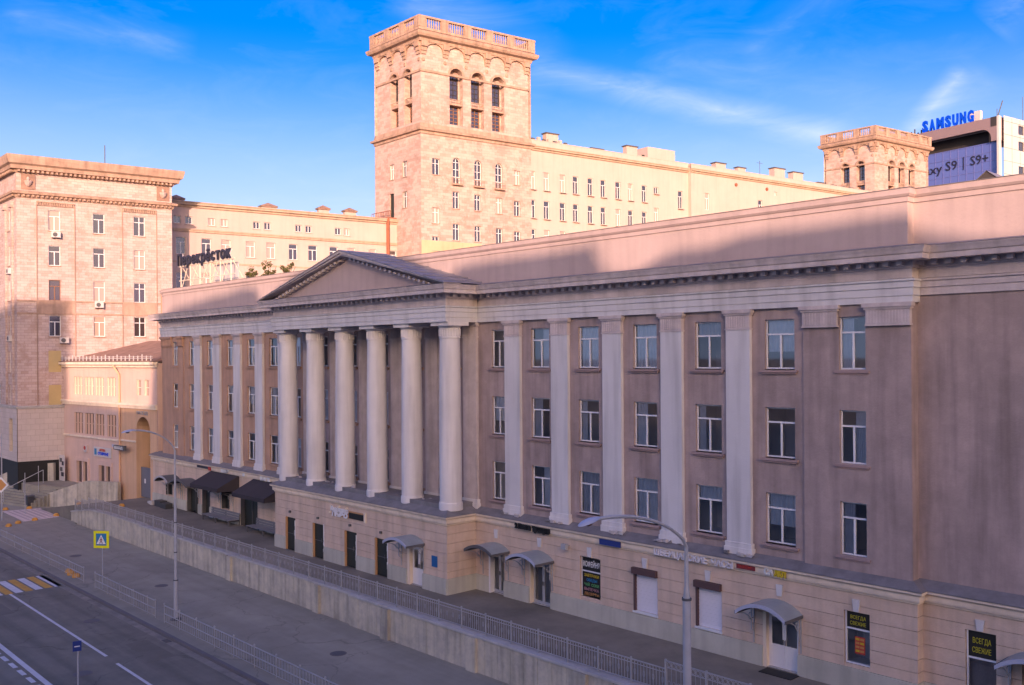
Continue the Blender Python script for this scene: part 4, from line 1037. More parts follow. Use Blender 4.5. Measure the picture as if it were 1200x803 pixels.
def tower(P, dz, label, trim='lime_trim', stone='towerstone', full=True):
    w, d_ = 17.2, 10.2
    R = thing('tower', (P[0], P[1], 0), label, 'tower', 'square towers with arched belvederes')
    fr, fl = FR_(P), FL_(P); Z = lambda z: z + dz
    low = [(1.65, 2.75, 35.7, 37.75), (4.7, 5.85, 34.8, 38.2, 'arch'), (8.0, 9.15, 34.8, 38.25, 'arch'), (11.3, 12.45, 34.8, 38.2, 'arch'), (14.3, 15.3, 35.6, 37.55),
           (1.62, 2.65, 29.5, 31.5), (4.65, 5.65, 31.6, 33.8), (7.97, 8.97, 31.6, 33.7), (11.35, 12.35, 31.5, 33.6), (14.3, 15.3, 31.4, 33.4),
           (1.6, 2.6, 26.0, 27.8), (4.65, 5.65, 27.5, 29.65), (7.97, 8.97, 27.5, 29.6), (11.35, 12.35, 27.4, 29.5), (14.3, 15.3, 27.4, 29.3)]
    low = [(a, b, Z(c), Z(e), *r_) for a, b, c, e, *r_ in low]
    lowL = [(-6.8, -5.8, 35.7, 37.7), (-3.95, -2.95, 35.7, 37.7), (-6.85, -5.85, 30.75, 33.9), (-3.95, -2.95, 31.7, 33.8)]
    lowL = [(a, b, Z(c), Z(e)) for a, b, c, e in lowL]
    up = [(4.45, 6.45, Z(42.5), Z(49.8), 'arch'), (7.72, 9.75, Z(42.5), Z(49.8), 'arch'), (11.0, 13.0, Z(42.5), Z(49.8), 'arch')]
    upL = [(-3.75, -2.1, Z(42.5), Z(49.5), 'arch'), (-6.85, -5.1, Z(42.5), Z(49.5), 'arch')]
    m = MB(fr); m.wall(0, w, -.3, Z(41.2), low, 0, .3); m.wall(.22, w - .25, Z(41.2), Z(53.2), up, -.25, .85); m.build('right_wall', stone, R)
    m = MB(fl); m.wall(-d_, 0, -.3, Z(41.2), lowL, 0, .3); m.wall(-d_ + .3, -.22, Z(41.2), Z(53.2), upL, -.25, .85); m.build('left_wall', stone, R)
    m = MB(FR_(P, 0, d_)); m.wall(0, w, -.3, Z(53)); m2 = FL_(P, w); k_ = MB(m2); k_.wall(-d_, 0, -.3, Z(53.2), [], -.0); m.v += k_.v; n_ = len(m.v) - len(k_.v); m.f += [[i + n_ for i in f] for f in k_.f]; m.build('rear_wall', stone, R)
    m = MB(); ring_sweep(m, [(-.3, Z(40.7)), (.12, Z(40.75)), (.12, Z(41.05)), (.4, Z(41.15)), (.45, Z(41.4)), (.1, Z(41.55)), (.0, Z(42.1)), (-.3, Z(42.15))], corners(P, w, d_)); m.build('string_course', trim, R)
    m = MB(); ring_sweep(m, [(-.3, Z(48.65)), (-.12, Z(48.68)), (-.1, Z(48.95)), (-.3, Z(48.98))], corners(P, w, d_))
    m.build('impost_course', trim, R)
    m = MB(); ring_sweep(m, [(-.4, Z(52.4)), (.1, Z(52.45)), (.2, Z(52.8)), (.6, Z(52.95)), (.75, Z(53.2)), (.8, Z(53.5)), (.45, Z(53.7)), (-.4, Z(53.8))], corners(P, w, d_)); m.build('top_cornice', trim, R)
    m = MB(); ring_sweep(m, [(.0, Z(53.75)), (.42, Z(53.78)), (.42, Z(54.1)), (.0, Z(54.1))], corners(P, w, d_)); ring_sweep(m, [(.0, Z(55.3)), (.46, Z(55.3)), (.46, Z(55.55)), (.0, Z(55.55))], corners(P, w, d_)); m.build('balustrade_rails', trim, R)
    # balustrade piers, balusters
    for f_, L in ((fr, w), (fl, -d_), (FR_(P, 0, d_), w), (FL_(P, w), -d_)):
        n = 5 if abs(L) > 12 else 3
        for i in range(n + 1):
            s = L * i / n; s = min(max(s, min(0, L) + .1), max(0, L) - .1)
            oo = (.0, .44) if f_ is fr or f_ is fl else (-.44, 0)
            m = MB(f_); m.box(s - .55, s + .55, oo[0], oo[1] - .005, Z(54.1), Z(55.3)); m.build('pier', trim, R)
        m = MB(f_); nb = int(abs(L) / .34)
        for i in range(nb):
            s = L * (i + .5) / nb; q = .22 if f_ is fr or f_ is fl else -.22; b = f_.P(s, q, Z(54.1)); m.lathe(b, [(.09, 0), (.13, .35), (.07, .8), (.11, 1.2)], 5)
        m.build('balusters', trim, R, kind='stuff')
    # corbel arcade under the cornice
    for f_, L, sg in ((fr, w, 1), (fl, d_, -1)):
        n = 5 if L > 12 else 3; pw = (L - 1.2) / n
        for i in range(n + 1):
            s = sg * (.6 + pw * i); m = MB(f_); a, b = s - .35, s + .35
            for (z0, z1, o) in ((50.9, 51.3, -.1), (51.3, 51.8, .02), (51.8, 52.5, .22)): m.box(a - (z0 - 50.7) * .06, b + (z0 - 50.7) * .06, -.26, o, Z(z0), Z(z1))
            m.build('corbel', trim, R)
        for i in range(n):
            m = MB(f_); c = sg * (.6 + pw * (i + .5)); r_ = pw / 2 - .4; N = 8
            for k in range(N):
                t0, t1 = math.pi * k / N, math.pi * (k + 1) / N; x0, z0, x1, z1 = c + r_ * math.cos(t0), 51.55 + min(r_, .85) * math.sin(t0), c + r_ * math.cos(t1), 51.55 + min(r_, .85) * math.sin(t1)
                m.quad((x0, .02, Z(z0)), (x1, .02, Z(z1)), (x1, .02, Z(52.5)), (x0, .02, Z(52.5))); m.quad((x0, .02, Z(z0)), (x0, -.25, Z(z0)), (x1, -.25, Z(z1)), (x1, .02, Z(z1)))
            m.build('corbel_arch', trim, R)
        for i in range(n):
            c = sg * (.6 + pw * (i + .0)) + sg * .0; m = MB(); b = f_.P(c + sg * pw * .0, -.2, Z(50.2)); mt_ = f_.M(c, -.25, Z(50.25))
            rs = cached('ros', lambda: MB(LOC).lathe((0, 0, 0), [(.0, -.01), (.0, 0)], 4) if False else (lambda q: (q.tube((0, .02, 0), (0, -.1, 0), .3, .22, 12), q)[1])(MB(LOC))); me = cached('rosm' + trim, lambda: rs.mesh('rosette', X[trim])); link('rosette', me, R, mt_)
    # windows
    arch_fr = lambda wd, h: cached(('af', round(wd, 2), round(h, 2)), lambda: archframe(wd, h))
    for h in low + lowL:
        f_ = fr if h[0] > 0 else fl; s = (h[0] + h[1]) / 2; wd = h[1] - h[0]; hh = h[3] - h[2]
        if len(h) > 4:
            q = link('window', arch_fr(wd, hh), R, f_.M(s, -.25, h[2])); link('pane', cached(('fp2', round(wd, 2), round(hh, 2)), lambda: MB(LOC).quad((-wd / 2, -.05, 0), (wd / 2, -.05, 0), (wd / 2, -.05, hh), (-wd / 2, -.05, hh)).mesh('pane', X['farpane'])), q, Matrix.Identity(4), local=True)
            m = MB(f_); m.box(h[0] - .2, h[1] + .2, 0, .45, h[2] - .2, h[2] + .0); m.box(h[0] - .2, h[1] + .2, .4, .45, h[2] + .65, h[2] + .72)
            for k in range(7): a = h[0] - .18 + (wd + .36) * k / 6; m.box(a - .02, a + .02, .4, .44, h[2], h[2] + .68)
            m.build('balcony', trim, R)
        elif hh > 2.9: m = MB(f_); m.box(h[0], h[1], -.3, -.2, h[2], h[3]); m.build('door', 'darkdoor', R)
        else: window(R, f_, s, h[2], round(wd, 2), round(hh, 2), 'C', o=-.2, sillm=trim, pane=random.choice(['farpane', 'farpane2', 'farpane']))
    for h in up + upL:
        f_ = fr if h[0] > 0 else fl; a, b = h[0], h[1]; s = (a + b) / 2
        m = MB(f_); m.quad((a - .1, -1.08, h[2]), (b + .1, -1.08, h[2]), (b + .1, -1.08, h[3]), (a - .1, -1.08, h[3])); q = m.build('niche_back', stone, R)
        for z0, z1 in ((Z(42.6), Z(45.0)), (Z(45.9), Z(49.2))):
            ww = (b - a) * .6
            g_ = MB(f_); g_.quad((s - ww / 2, -1.06, z0), (s + ww / 2, -1.06, z0), (s + ww / 2, -1.06, z1), (s - ww / 2, -1.06, z1)); g_.build('pane', 'farpane', q)
            g_ = MB(f_); g_.box(s - .04, s + .04, -1.05, -1.0, z0, z1)
            for k in range(1, 5): zz = z0 + (z1 - z0) * k / 5; g_.box(s - ww / 2, s + ww / 2, -1.05, -1.0, zz - .04, zz + .04)
            g_.box(s - ww / 2 - .08, s - ww / 2, -1.07, -.98, z0, z1); g_.box(s + ww / 2, s + ww / 2 + .08, -1.07, -.98, z0, z1); g_.build('window_bars', 'oldframe' if z0 < Z(45) else 'darkrecess', q)
        m = MB(f_); m.box(a + .02, b - .02, -1.05, -.35, Z(45.05), Z(45.25)); m.box(a + .02, b - .02, -.42, -.35, Z(45.75), Z(45.85))
        for k in range(8): x = a + .1 + (b - a - .2) * k / 7; m.box(x - .03, x + .03, -.42, -.37, Z(45.25), Z(45.75))
        m.build('niche_balcony', trim, R)
        m = MB(f_); r_ = (b - a) / 2; N = 12; sp = h[3] - r_
        for k in range(N):
            t0, t1 = math.pi * k / N, math.pi * (k + 1) / N
            m.quad(*[(s + rr * math.cos(t), -.12, sp + rr * math.sin(t)) for rr, t in ((r_, t0), (r_ + .28, t0), (r_ + .28, t1), (r_, t1))]); m.quad((s + (r_ + .28) * math.cos(t0), -.12, sp + (r_ + .28) * math.sin(t0)), (s + (r_ + .28) * math.cos(t0), -.25, sp + (r_ + .28) * math.sin(t0)), (s + (r_ + .28) * math.cos(t1), -.25, sp + (r_ + .28) * math.sin(t1)), (s + (r_ + .28) * math.cos(t1), -.12, sp + (r_ + .28) * math.sin(t1)))
        m.build('archivolt', trim, R)
    m = MB(fr); m.box(.3, w - .3, -d_ + .3, -.3, Z(53.5), Z(53.8)); m.build('roof_terrace', 'tin', R)
    return R


def archframe(w, h):
    m = MB(LOC); r_ = w / 2; sp = h - r_; N = 10
    m.box(-w / 2, -w / 2 + .07, -.06, 0, 0, sp); m.box(w / 2 - .07, w / 2, -.06, 0, 0, sp); m.box(-.035, .035, -.05, .01, 0, h - .02)
    for k in range(1, 4): m.box(-w / 2, w / 2, -.05, .005, sp * k / 3 - .03, sp * k / 3 + .03)
    for k in range(N):
        t0, t1 = math.pi * k / N, math.pi * (k + 1) / N; m.quad(*[(rr * math.cos(t), 0, sp + rr * math.sin(t)) for rr, t in ((r_, t0), (r_, t1), (r_ - .07, t1), (r_ - .07, t0))])
    return m.mesh('window', X['frame'])


TW = tower(T0, 0, 'tall limestone tower with arched openings, the larger one left of centre')
# fire escape landing on the tower's left face
m = MB(FL_(T0)); m.box(-9.6, -5.3, 0, 1.0, 30.45, 30.6)
for k in range(12): x = -9.6 + 4.3 * k / 11; m.box(x - .02, x + .02, .95, 1.0, 30.6, 31.5)
m.box(-9.6, -5.3, .94, 1.0, 31.45, 31.52); m.build('landing', 'rustpipe', TW)
m = MB(FR_(T0)); m.box(0.02, 9.0, .0, .04, 24.0, 27.25); m.build('repair_patch', 'archorange', TW)
T2P = (T0[0] + dR[0] * 95.2, T0[1] + dR[1] * 95.2)
tower(T2P, -1.15, 'smaller-looking distant square tower beside the blue-lettered office building')


def wingblock(P, k0, k1, l0, depth, top, label, wins, mt='wing', chim=(), cor=(40.7, 41.7), o=0.):
    """long cream wing; wall parallel to dR through P + dL*l0"""
    R = thing('apartment_wing', (P[0] + dR[0] * k0, P[1] + dR[1] * k0, 0), label, 'building')
    fr = FR_(P, 0, l0)
    MB(fr).wall(k0, k1, -.3, top - .1, [(a, b, c, d) for a, b, c, d in wins], o, .22).build('front_wall', mt, R)
    m = MB(fr); m.quad((k0, o, 0), (k0, o - depth, 0), (k0, o - depth, top), (k0, o, top)); m.quad((k1, o, 0), (k1, o - depth, 0), (k1, o - depth, top), (k1, o, top)); m.quad((k0, o - depth, 0), (k1, o - depth, 0), (k1, o - depth, top), (k0, o - depth, top)); m.build('side_walls', mt, R)
    m = MB(fr); m.box(k0, k1, o - depth, o - .3, top - .5, top - .3); m.build('flat_roof', 'tin', R)
    m = MB(fr); c0, c1 = cor; m.box(k0, k1, o - .1, o + .18, c0, c0 + .25); m.box(k0, k1, o - .1, o + .42, c0 + .25, c0 + .5); m.box(k0, k1, o - .1, o + .5, c0 + .5, c0 + .62); m.build('cornice', 'wingtrim', R)
    m = MB(fr); m.box(k0, k1, o - .3, o + .06, top - .1, top + .0); m.box(k0, k1, o - .25, o + .03, c0 + .62, top - .1); m.build('parapet', mt, R)
    for a, b, c, d in wins:
        window(R, fr, (a + b) / 2, c, round(b - a, 2), round(d - c, 2), 'T' if d - c > 1.2 else 'S', o=o - .15, sillm=mt, pane=random.choice(['farpane', 'farpane', 'farpane2']))
    for (a, b, z, oo, hat) in chim:
        m = MB(fr); m.box(a, b, oo - (b - a) * .42, oo, top - .4, z - .25); q = m.build('chimney', mt, R)
        m = MB(fr); m.box(a - .15, b + .15, oo - (b - a) * .42 - .15, oo + .15, z - .25, z - .1)
        if hat:
            k_ = len(m.v); m.pt(a - .2, oo + .2, z - .1); m.pt(b + .2, oo + .2, z - .1); m.pt(b + .2, oo - (b - a) * .42 - .2, z - .1); m.pt(a - .2, oo - (b - a) * .42 - .2, z - .1); m.pt((a + b) / 2, oo - (b - a) * .21, z + .35)
            for i in range(4): m.f.append([k_ + i, k_ + (i + 1) % 4, k_ + 4])
        m.build('cap', 'iron' if not hat else 'rust', q)
    return R


rows = [(35.35, 37.85), (31.4, 33.9), (27.4, 29.9)]
ss = [17.55, 19.95, 22.75, 25.1, 27.8, 30.2, 33.0, 35.45, 38.2]
wins = [(s - .48, s + .48, a, b) for s in ss for a, b in rows] + [(40.15, 41.05, 36.8, 37.85), (40.15, 41.1, 32.6, 34.7), (45.2, 46.2, 35.0, 37.7)]
RW = wingblock(T0, 17.0, 47.4, 0, 13, 42.2, 'long cream wing with two window rows running right from the tall tower', wins, chim=[(21.3, 23.4, 44.1, -2, False), (29.5, 31.7, 42.95, -2, False), (35.9, 38.0, 44.0, -1.5, False)], o=-.25)
m = MB(FR_(T0)); m.box(41.5, 47.3, -8, -3.0, 42, 44.6); q = m.build('roof_house', 'wing', RW); m = MB(FR_(T0)); m.box(40.2, 40.8, -2.95, -2.9, 42.4, 43.2); m.build('roof_door', 'darkdoor', q)
for i in range(7): m = MB(FR_(T0)); m.box(18.3 + i * .95, 18.8 + i * .95, -1.6, -1.3, 42.2, 42.75 + (i % 2) * .2); m.build('roof_vent', 'wing' if i % 2 else 'iron', RW)
wins = [(s - .5, s + .5, 35.2, 37.8) for s in (50.9, 63.3, 75.6, 88.0)] + [(s - .5, s + .5, 31.4, 33.9) for s in (50.9, 57, 63.3, 69.5)] + [(66.8, 67.4, 38.9, 39.5)]
RW2 = wingblock(T0, 47.4, 95.1, 0, 13, 42.1, 'plain cream wing section reaching the distant small tower', wins, chim=[(54.9, 57.2, 43.6, -1.5, False), (60.1, 61.9, 43.4, -1.5, False), (69.1, 71.8, 44.3, -1.5, False), (74, 76.6, 44.1, -1.5, False), (80, 82, 42.8, -1.0, False), (84, 85.0, 42.7, -1, False), (86.5, 87.5, 42.7, -1, False), (89, 90, 42.7, -1, False)], o=.35)
for s in (57.5, 64.9): m = MB(); m.tube(FR_(T0).P(s, .3, 39.75), FR_(T0).P(s, .5, 39.75), .28, n=12); m.build('round_vent', 'rustpipe', RW2)
m = MB(); m.tube(FR_(T0).P(66, -2, 42), FR_(T0).P(66, -2, 45), .04); m.tube(FR_(T0).P(65.3, -2, 44.6), FR_(T0).P(66.7, -2, 44.6), .03); m.build('antenna', 'iron', RW2)
big = [(-28.05, -27.0), (-25.2, -24.1), (-22.9, -21.8), (-20.0, -18.9), (-17.5, -16.4), (-14.7, -13.6), (-12.2, -11.05), (-9.4, -8.3), (-7.0, -5.9), (-4.05, -3.0), (-1.0, -.1)]
small = [-28.3, -27.0, -24.4, -22.95, -19.1, -17.75, -13.85, -12.55, -8.65, -7.45]
wins = [(a, b, 24.4, 26.3) for a, b in big] + [(a, a + .8, 27.85, 28.7) for a in small] + [(a, b, 20.4, 22.3) for a, b in big] + [(-23.3, -21.5, 17.5, 19.3)]
LW = wingblock(T0, -31.0, .05, 5.3, 12, 30.45, 'low cream wing between the left block and the tall tower', wins, chim=[(-28.4, -26.9, 30.95, -1, True), (-17.6, -15.8, 31.0, -1.2, True), (-10.3, -8.9, 31.3, -1.2, True), (-6.75, -5.2, 31.3, -1.2, True)], cor=(29.75, 30.2))
m = MB(FR_(T0, 0, 5.3)); m.box(-31, 0, 0, .14, 26.95, 27.15); m.box(-31, 0, .0, .2, 27.15, 27.3); m.box(-31, 0, 0, .06, 23.4, 23.6); m.build('string_course', 'wingtrim', LW)
m = MB(); m.tube(FR_(T0, 0, 5.3).P(-1.45, .35, 17), FR_(T0, 0, 5.3).P(-1.45, .35, 30.5), .22, n=8); m.build('drain_pipe', 'rustpipe', LW)

# ================================================================= LEFT LIMESTONE BLOCK
B0 = (-100.4467, 27.3693)
LB = thing('limestone_block', (B0[0], B0[1], 0), 'patchy limestone apartment block with heavy cornice at the left edge', 'building')
bf, bl = FR_(B0), FL_(B0)
bh = []
colsx = [(2.88, 3.95), (7.03, 8.13), (10.98, 12.12)]
zr = [(25.4, 27.45), (21.9, 23.9), (18.4, 20.45), (14.8, 16.87)]
for a, b in colsx:
    for c, d in zr: bh.append((a, b, c, d))
bd = [(2.8, 3.95, 11.2, 13.35), (2.8, 3.95, 7.85, 9.9)]
MB(bf).wall(0, 14.9, 7.7, 29, bh + bd, 0, .2).build('right_wall', 'limestone', LB)
m = MB(bf); m.wall(0, 14.9, 29.0, 31.6, [], .0)
m.build('attic_wall', 'limestone', LB)
bhl = [(-2.9 - 4.2 * k, -1.9 - 4.2 * k, c, d) for k in range(4) for c, d in zr + [(11.2, 13.3), (7.9, 9.9)]]
MB(bl).wall(-18, 0, 7.7, 31.6, bhl, 0, .2).build('left_wall', 'limestone', LB)
m = MB(bf); m.wall(0, 14.9, 2.4, 7.7, [], .05); 
m.build('plinth_slabs', 'palestone', LB)
MB(bl).wall(-18, 0, 2.4, 7.7, [(-2.8, -1.6, 3.3, 6.6)], .05, .3).build('plinth_slabs', 'palestone', LB)
m = MB(bl); m.box(-2.8, -1.6, -.24, -.2, 3.3, 6.6); m.build('boarded_window', 'board', LB)
m = MB(bf); m.wall(0, 14.9, -.4, 2.4, [], -.02); m2 = MB(bl); m2.wall(-18, 0, -.4, 2.4, [], -.02); m.build('dark_base', 'black', LB); m2.build('dark_base', 'black', LB)
m = MB(FR_(B0, 0, 18)); m.wall(0, 14.9, -.4, 31.6); m.build('rear_wall', 'tan_far', LB); m = MB(FL_(B0, 14.9)); m.wall(-18, 0, -.4, 31.8); m.build('end_wall', 'tan_far', LB)
cb_ = corners(B0, 14.9, 18)
m = MB(); ring_sweep(m, [(-.2, 7.6), (.14, 7.62), (.2, 7.85), (-.2, 7.95)], cb_); m.build('ledge', 'coping', LB)
m = MB(); ring_sweep(m, [(-.2, 28.5), (.1, 28.5), (.16, 28.75), (.42, 28.85), (.48, 29.05), (.1, 29.2), (-.2, 29.25)], cb_); m.build('lower_cornice', 'lime_trim', LB)
m = MB(); ring_sweep(m, [(-.3, 30.9), (.12, 30.95), (.2, 31.2), (.55, 31.25), (.62, 31.6), (.85, 31.75), (.98, 32.3), (1.0, 32.55), (-.3, 32.62)], cb_); m.build('crown_cornice', 'lime_trim', LB)
m = MB()
for f_, L, sg in ((bf, 14.9, 1), (bl, 18, -1)):
    n = int(L / .42); m.fr = f_
    for i in range(n): s = sg * L * (i + .5) / n; m.box(s - .1, s + .1, .16, .5, 30.98, 31.2); m.box(s - .1, s + .1, .12, .36, 28.6, 28.78)
m.build('dentils', 'lime_trim', LB, kind='stuff')
m = MB(bf); m.box(.2, 14.7, -17.5, -.5, 32.2, 32.5); m.build('roof', 'tin', LB)
for a, b in ((1.8, 5.3), (9.85, 13.3)):
    for s in (a, b): m = MB(bf); m.box(s - .035, s + .035, 0, .08, 7.9, 28.0); m.build('lesene_edge', 'lime_trim', LB)
    m = MB(bf); n = 16
    for i in range(n): x = a + (b - a) * (i + .5) / n; m.box(x - .07, x + .07, 0, .12, 27.85, 28.15)
    m.box(a, b, 0, .15, 28.15, 28.25); m.build('panel_head', 'lime_trim', LB)
    m = MB(bf); m.box(a, b, 0, .1, 17.15, 18.25); m.build('apron_panel', 'lime_trim', LB)
m = MB(bf); m.box(-.0, 14.9, 0, .12, 18.25, 18.4); m.box(-.0, 14.9, 0, .1, 17.0, 17.15); m.build('band', 'lime_trim', LB)
for a, b in ((.45, 1.7), (13.35, 14.6)):
    m = MB(bf); m.box(a, b, 0, .1, 29.35, 30.85); q = m.build('emblem_panel', 'rust', LB)
    m = MB(); c = (a + b) / 2; m.lathe(bf.P(c, .1, 29.6), [(.12, 0), (.2, .08), (.34, .3), (.4, .55), (.36, .58), (.12, .62), (.16, .8), (.05, 1.0)], 10); m.build('urn_relief', 'limestone', q)
for h in bh + bhl:
    f_ = bf if h[0] > 0 else bl; s = (h[0] + h[1]) / 2; k_ = abs(h[0] - 2.88) < .01 and abs(h[2] - 18.4) < .01
    window(LB, f_, s, h[2], round(h[1] - h[0], 2), round(h[3] - h[2], 2), 'C' if h[0] > 10 else 'T', o=-.14, frame='oldframe' if k_ else 'frame', sillm='lime_trim', pane=random.choice(['farpane', 'farpane', 'farpane2']))
for h in bd: m = MB(bf); m.box(h[0], h[1], -.1, -.03, h[2], h[3]); m.build('boarded_window', 'board', LB)
# left-face pilaster mouldings
for x in (-1.2, -3.6): m = MB(bl); m.box(x - .25, x + .25, 0, .2, 8, 27.6); m.box(x - .35, x + .35, 0, .35, 27.6, 28.2); m.build('lesene', 'limestone', LB)
m = MB(); m.tube(bf.P(8.6, -2, 32.5), bf.P(8.6, -2, 35), .05); m.build('antenna', 'iron', LB)


def ac(fr, s, z, label):
    t = thing('air_conditioner', fr.P(s, 0, z), label, 'air conditioner', 'air conditioners on the limestone block')
    m = MB(fr); m.box(s - .42, s + .42, .12, .45, z, z + .58); c = m.build('case', 'panelw', t); m = MB(); m.tube(fr.P(s - .08, .44, z + .29), fr.P(s - .08, .47, z + .29), .22, n=14); m.build('fan_grille', 'iron', c)
    m = MB(fr); m.box(s - .35, s - .3, 0, .5, z - .06, z); m.box(s + .3, s + .35, 0, .5, z - .06, z); m.build('bracket', 'iron', t)


ac(bf, 3.5, 24.7, 'air conditioner under the top window nearest the corner'); ac(bf, 7.5, 17.75, 'air conditioner under the middle column of windows'); ac(bf, 4.2, 14.1, 'air conditioner lowest on the right face above the boarded windows')
ac(bl, -1.5, 21.0, 'air conditioner on the narrow left face high up'); ac(bl, -1.4, 14.3, 'air conditioner on the narrow left face low down')

# ================================================================= ARCH BUILDING
A0 = (-99.8, 31.5); A1 = (-80.9, 33.1); AF = Fr(A0[0], A0[1], A1[0] - A0[0], A1[1] - A0[1])
AB = thing('gateway_building', (-90, 32, 0), 'low salmon and orange building with a tall arched gateway', 'building')
grp = [(2.45, 4.3), (4.85, 6.75), (7.15, 8.95), (9.65, 11.4)]
oph = []
for a, b in grp:
    w3 = (b - a - .16) / 3
    for k in range(3): oph.append((a + k * (w3 + .08), a + k * (w3 + .08) + w3, 9.0, 10.75)); oph.append((a + k * (w3 + .08), a + k * (w3 + .08) + w3, 5.2, 7.25))
shop = [(3.1, 5.5, .4, 2.5), (8.0, 10.4, .85, 2.4)]
MB(AF).wall(-.6, 12.4, -1.6, 12.1, oph + shop, 0, .22).build('left_wall', 'archwall', AB)
op2 = [(15.5, 16.35, 9.2, 10.6), (16.95, 17.8, 9.2, 10.6)]
MB(AF).wall(12.4, 19.3, 8.3, 12.1, op2, 0, .22).build('upper_right_wall', 'archwall', AB)
MB(AF).wall(12.4, 19.3, -1.6, 8.3, [(15.35, 17.95, -1.6, 7.3, 'arch')], 0.0, 2.2).build('gateway_wall', 'archorange', AB)
m = MB(AF); m.quad((14.9, -9, -1.5), (18.4, -9, -1.5), (18.4, -9, 8), (14.9, -9, 8)); m.quad((15.35, -2.2, -1.5), (14.9, -9, -1.5), (14.9, -9, 7.6), (15.35, -2.2, 7.6)); m.quad((17.95, -2.2, -1.5), (18.4, -9, -1.5), (18.4, -9, 7.6), (17.95, -2.2, 7.6)); m.quad((15.35, -2.2, 7.6), (17.95, -2.2, 7.6), (18.4, -9, 7.6), (14.9, -9, 7.6)); m.build('passage', 'stucco_tan', AB)
m = MB(AF); m.box(15.35, 17.95, -2.1, -2.0, 4.2, 4.4); m.box(16.6, 16.7, -2.1, -2.0, 2.7, 6.5); m.build('passage_grille', 'band', AB)
gm = MB(AF); gm.box(15.38, 16.64, -.5, -.42, .05, 2.72); G_ = gm.build('gate_leaf', 'gate', AB); gm = MB(AF); gm.box(16.66, 17.92, -.5, -.42, .05, 2.72); gm.build('gate_leaf', 'gate', AB); m = MB(AF); m.box(16.0, 16.25, -.42, -.41, 1.3, 1.7); m.build('notice', 'white', G_)
m = MB(AF); m.box(-.6, 19.3, 0, .16, 8.0, 8.25); m.box(-.6, 19.3, 0, .28, 8.25, 8.45); m.build('string_course', 'band', AB)
m = MB(AF); m.box(-.6, 12.4, 0, .12, 4.85, 5.02); m.box(12.4, 15.35, 0, .08, 4.95, 5.1); m.build('sill_course', 'band', AB)
m = MB(AF); m.box(-.8, 19.3, -.1, .2, 11.7, 11.95); m.box(-.8, 19.3, -.1, .45, 11.95, 12.2); m.build('eaves_cornice', 'band', AB)
m = MB(AF)
m.quad((-.8, .5, 12.22), (19.3, .5, 12.22), (16.5, -7, 14.3), (4, -7, 14.3)); m.quad((-.8, .5, 12.22), (4, -7, 14.3), (-.8, -12, 12.3), (-.8, -12, 12.3)); m.f[-1] = m.f[-1][:3]; m.quad((19.3, .5, 12.22), (16.5, -7, 14.3), (19.3, -12, 12.3), (19.3, -12, 12.3)); m.f[-1] = m.f[-1][:3]; m.quad((-.8, -12, 12.3), (19.3, -12, 12.3), (16.5, -7, 14.3), (4, -7, 14.3)); m.build('hip_roof', 'rust', AB)
for i in range(24): m = MB(AF); x = .2 + i * .8; m.box(x, x + .07, .2, .27, 12.3, 12.75 + .12 * (i % 3 == 0)); m.build('snow_guard_post', 'panelw', AB)
m = MB(AF); m.box(-.2, 19, .22, .26, 12.66, 12.69); m.box(-.2, 19, .22, .28, 12.5, 12.54); m.build('snow_guard_rail', 'panelw', AB)
m = MB(AF); m.box(19.2, 19.3, -6, 0, -1.6, 12.1); m.build('side_wall', 'archwall', AB)
m = MB(AF); m.box(-.6, -.5, -12, 0, -1.6, 12.1); m.box(-.6, 19.3, -12, -11.9, -1.6, 12.1); m.build('rear_walls', 'archwall', AB)
for h in oph + op2:
    m = MB(AF); a, b, c, d = h; m.box(a, a + .05, -.18, -.12, c, d); m.box(b - .05, b, -.18, -.12, c, d); m.box(a, b, -.18, -.11, (c + d) / 2 - .03, (c + d) / 2 + .03); m.box(a, b, -.18, -.12, d - .05, d); q = m.build('window', 'band' if c > 8 else 'archwall', AB)
    MB(AF).quad((a, -.16, c), (b, -.16, c), (b, -.16, d), (a, -.16, d)).build('pane', 'farpane2' if c > 8 else 'farpane', q)  # upper panes: the sun's reflection is put into a paler glass colour
for h in shop:
    a, b, c, d = h; m = MB(AF); m.box(a - .25, b + .25, 0, .1, d, d + .35); m.box(a - .25, a, 0, .12, c - .2, d); m.box(b, b + .25, 0, .12, c - .2, d); m.box((a + b) / 2 - .15, (a + b) / 2 + .15, -.2, .05, c - .3, d); q = m.build('shopfront', 'archwall', AB)
    MB(AF).quad((a, -.16, c), (b, -.16, c), (b, -.16, d), (a, -.16, d)).build('pane', 'farpane', q)
m = MB(); m.tube(AF.P(12.35, .12, -.1), AF.P(12.35, .12, 11), .09); m.tube(AF.P(12.35, .12, 11), AF.P(11.9, .5, 11.9), .09); m.build('drain_pipe', 'archorange', AB)
s_ = thing('shop_sign', AF.P(8.7, .15, 3.6), 'white shop board with a red and blue print on the salmon building', 'sign'); m = MB(AF); m.box(6.95, 10.55, .02, .12, 3.2, 4.1); m.build('board', 'panelw', s_); text('lettering', 'АПТЕКА', 'redbright', s_, AF, 8.2, .14, 3.75, .2, 1.3, bold=.02, depth=.01); text('lettering', 'СТОЛИЧНЫЕ', 'signblue', s_, AF, 7.9, .14, 3.38, .26, 2.2, bold=.02, depth=.01); m = MB(AF); m.box(7.15, 7.6, .12, .14, 3.35, 3.95); m.build('emblem', 'cyanp', s_)
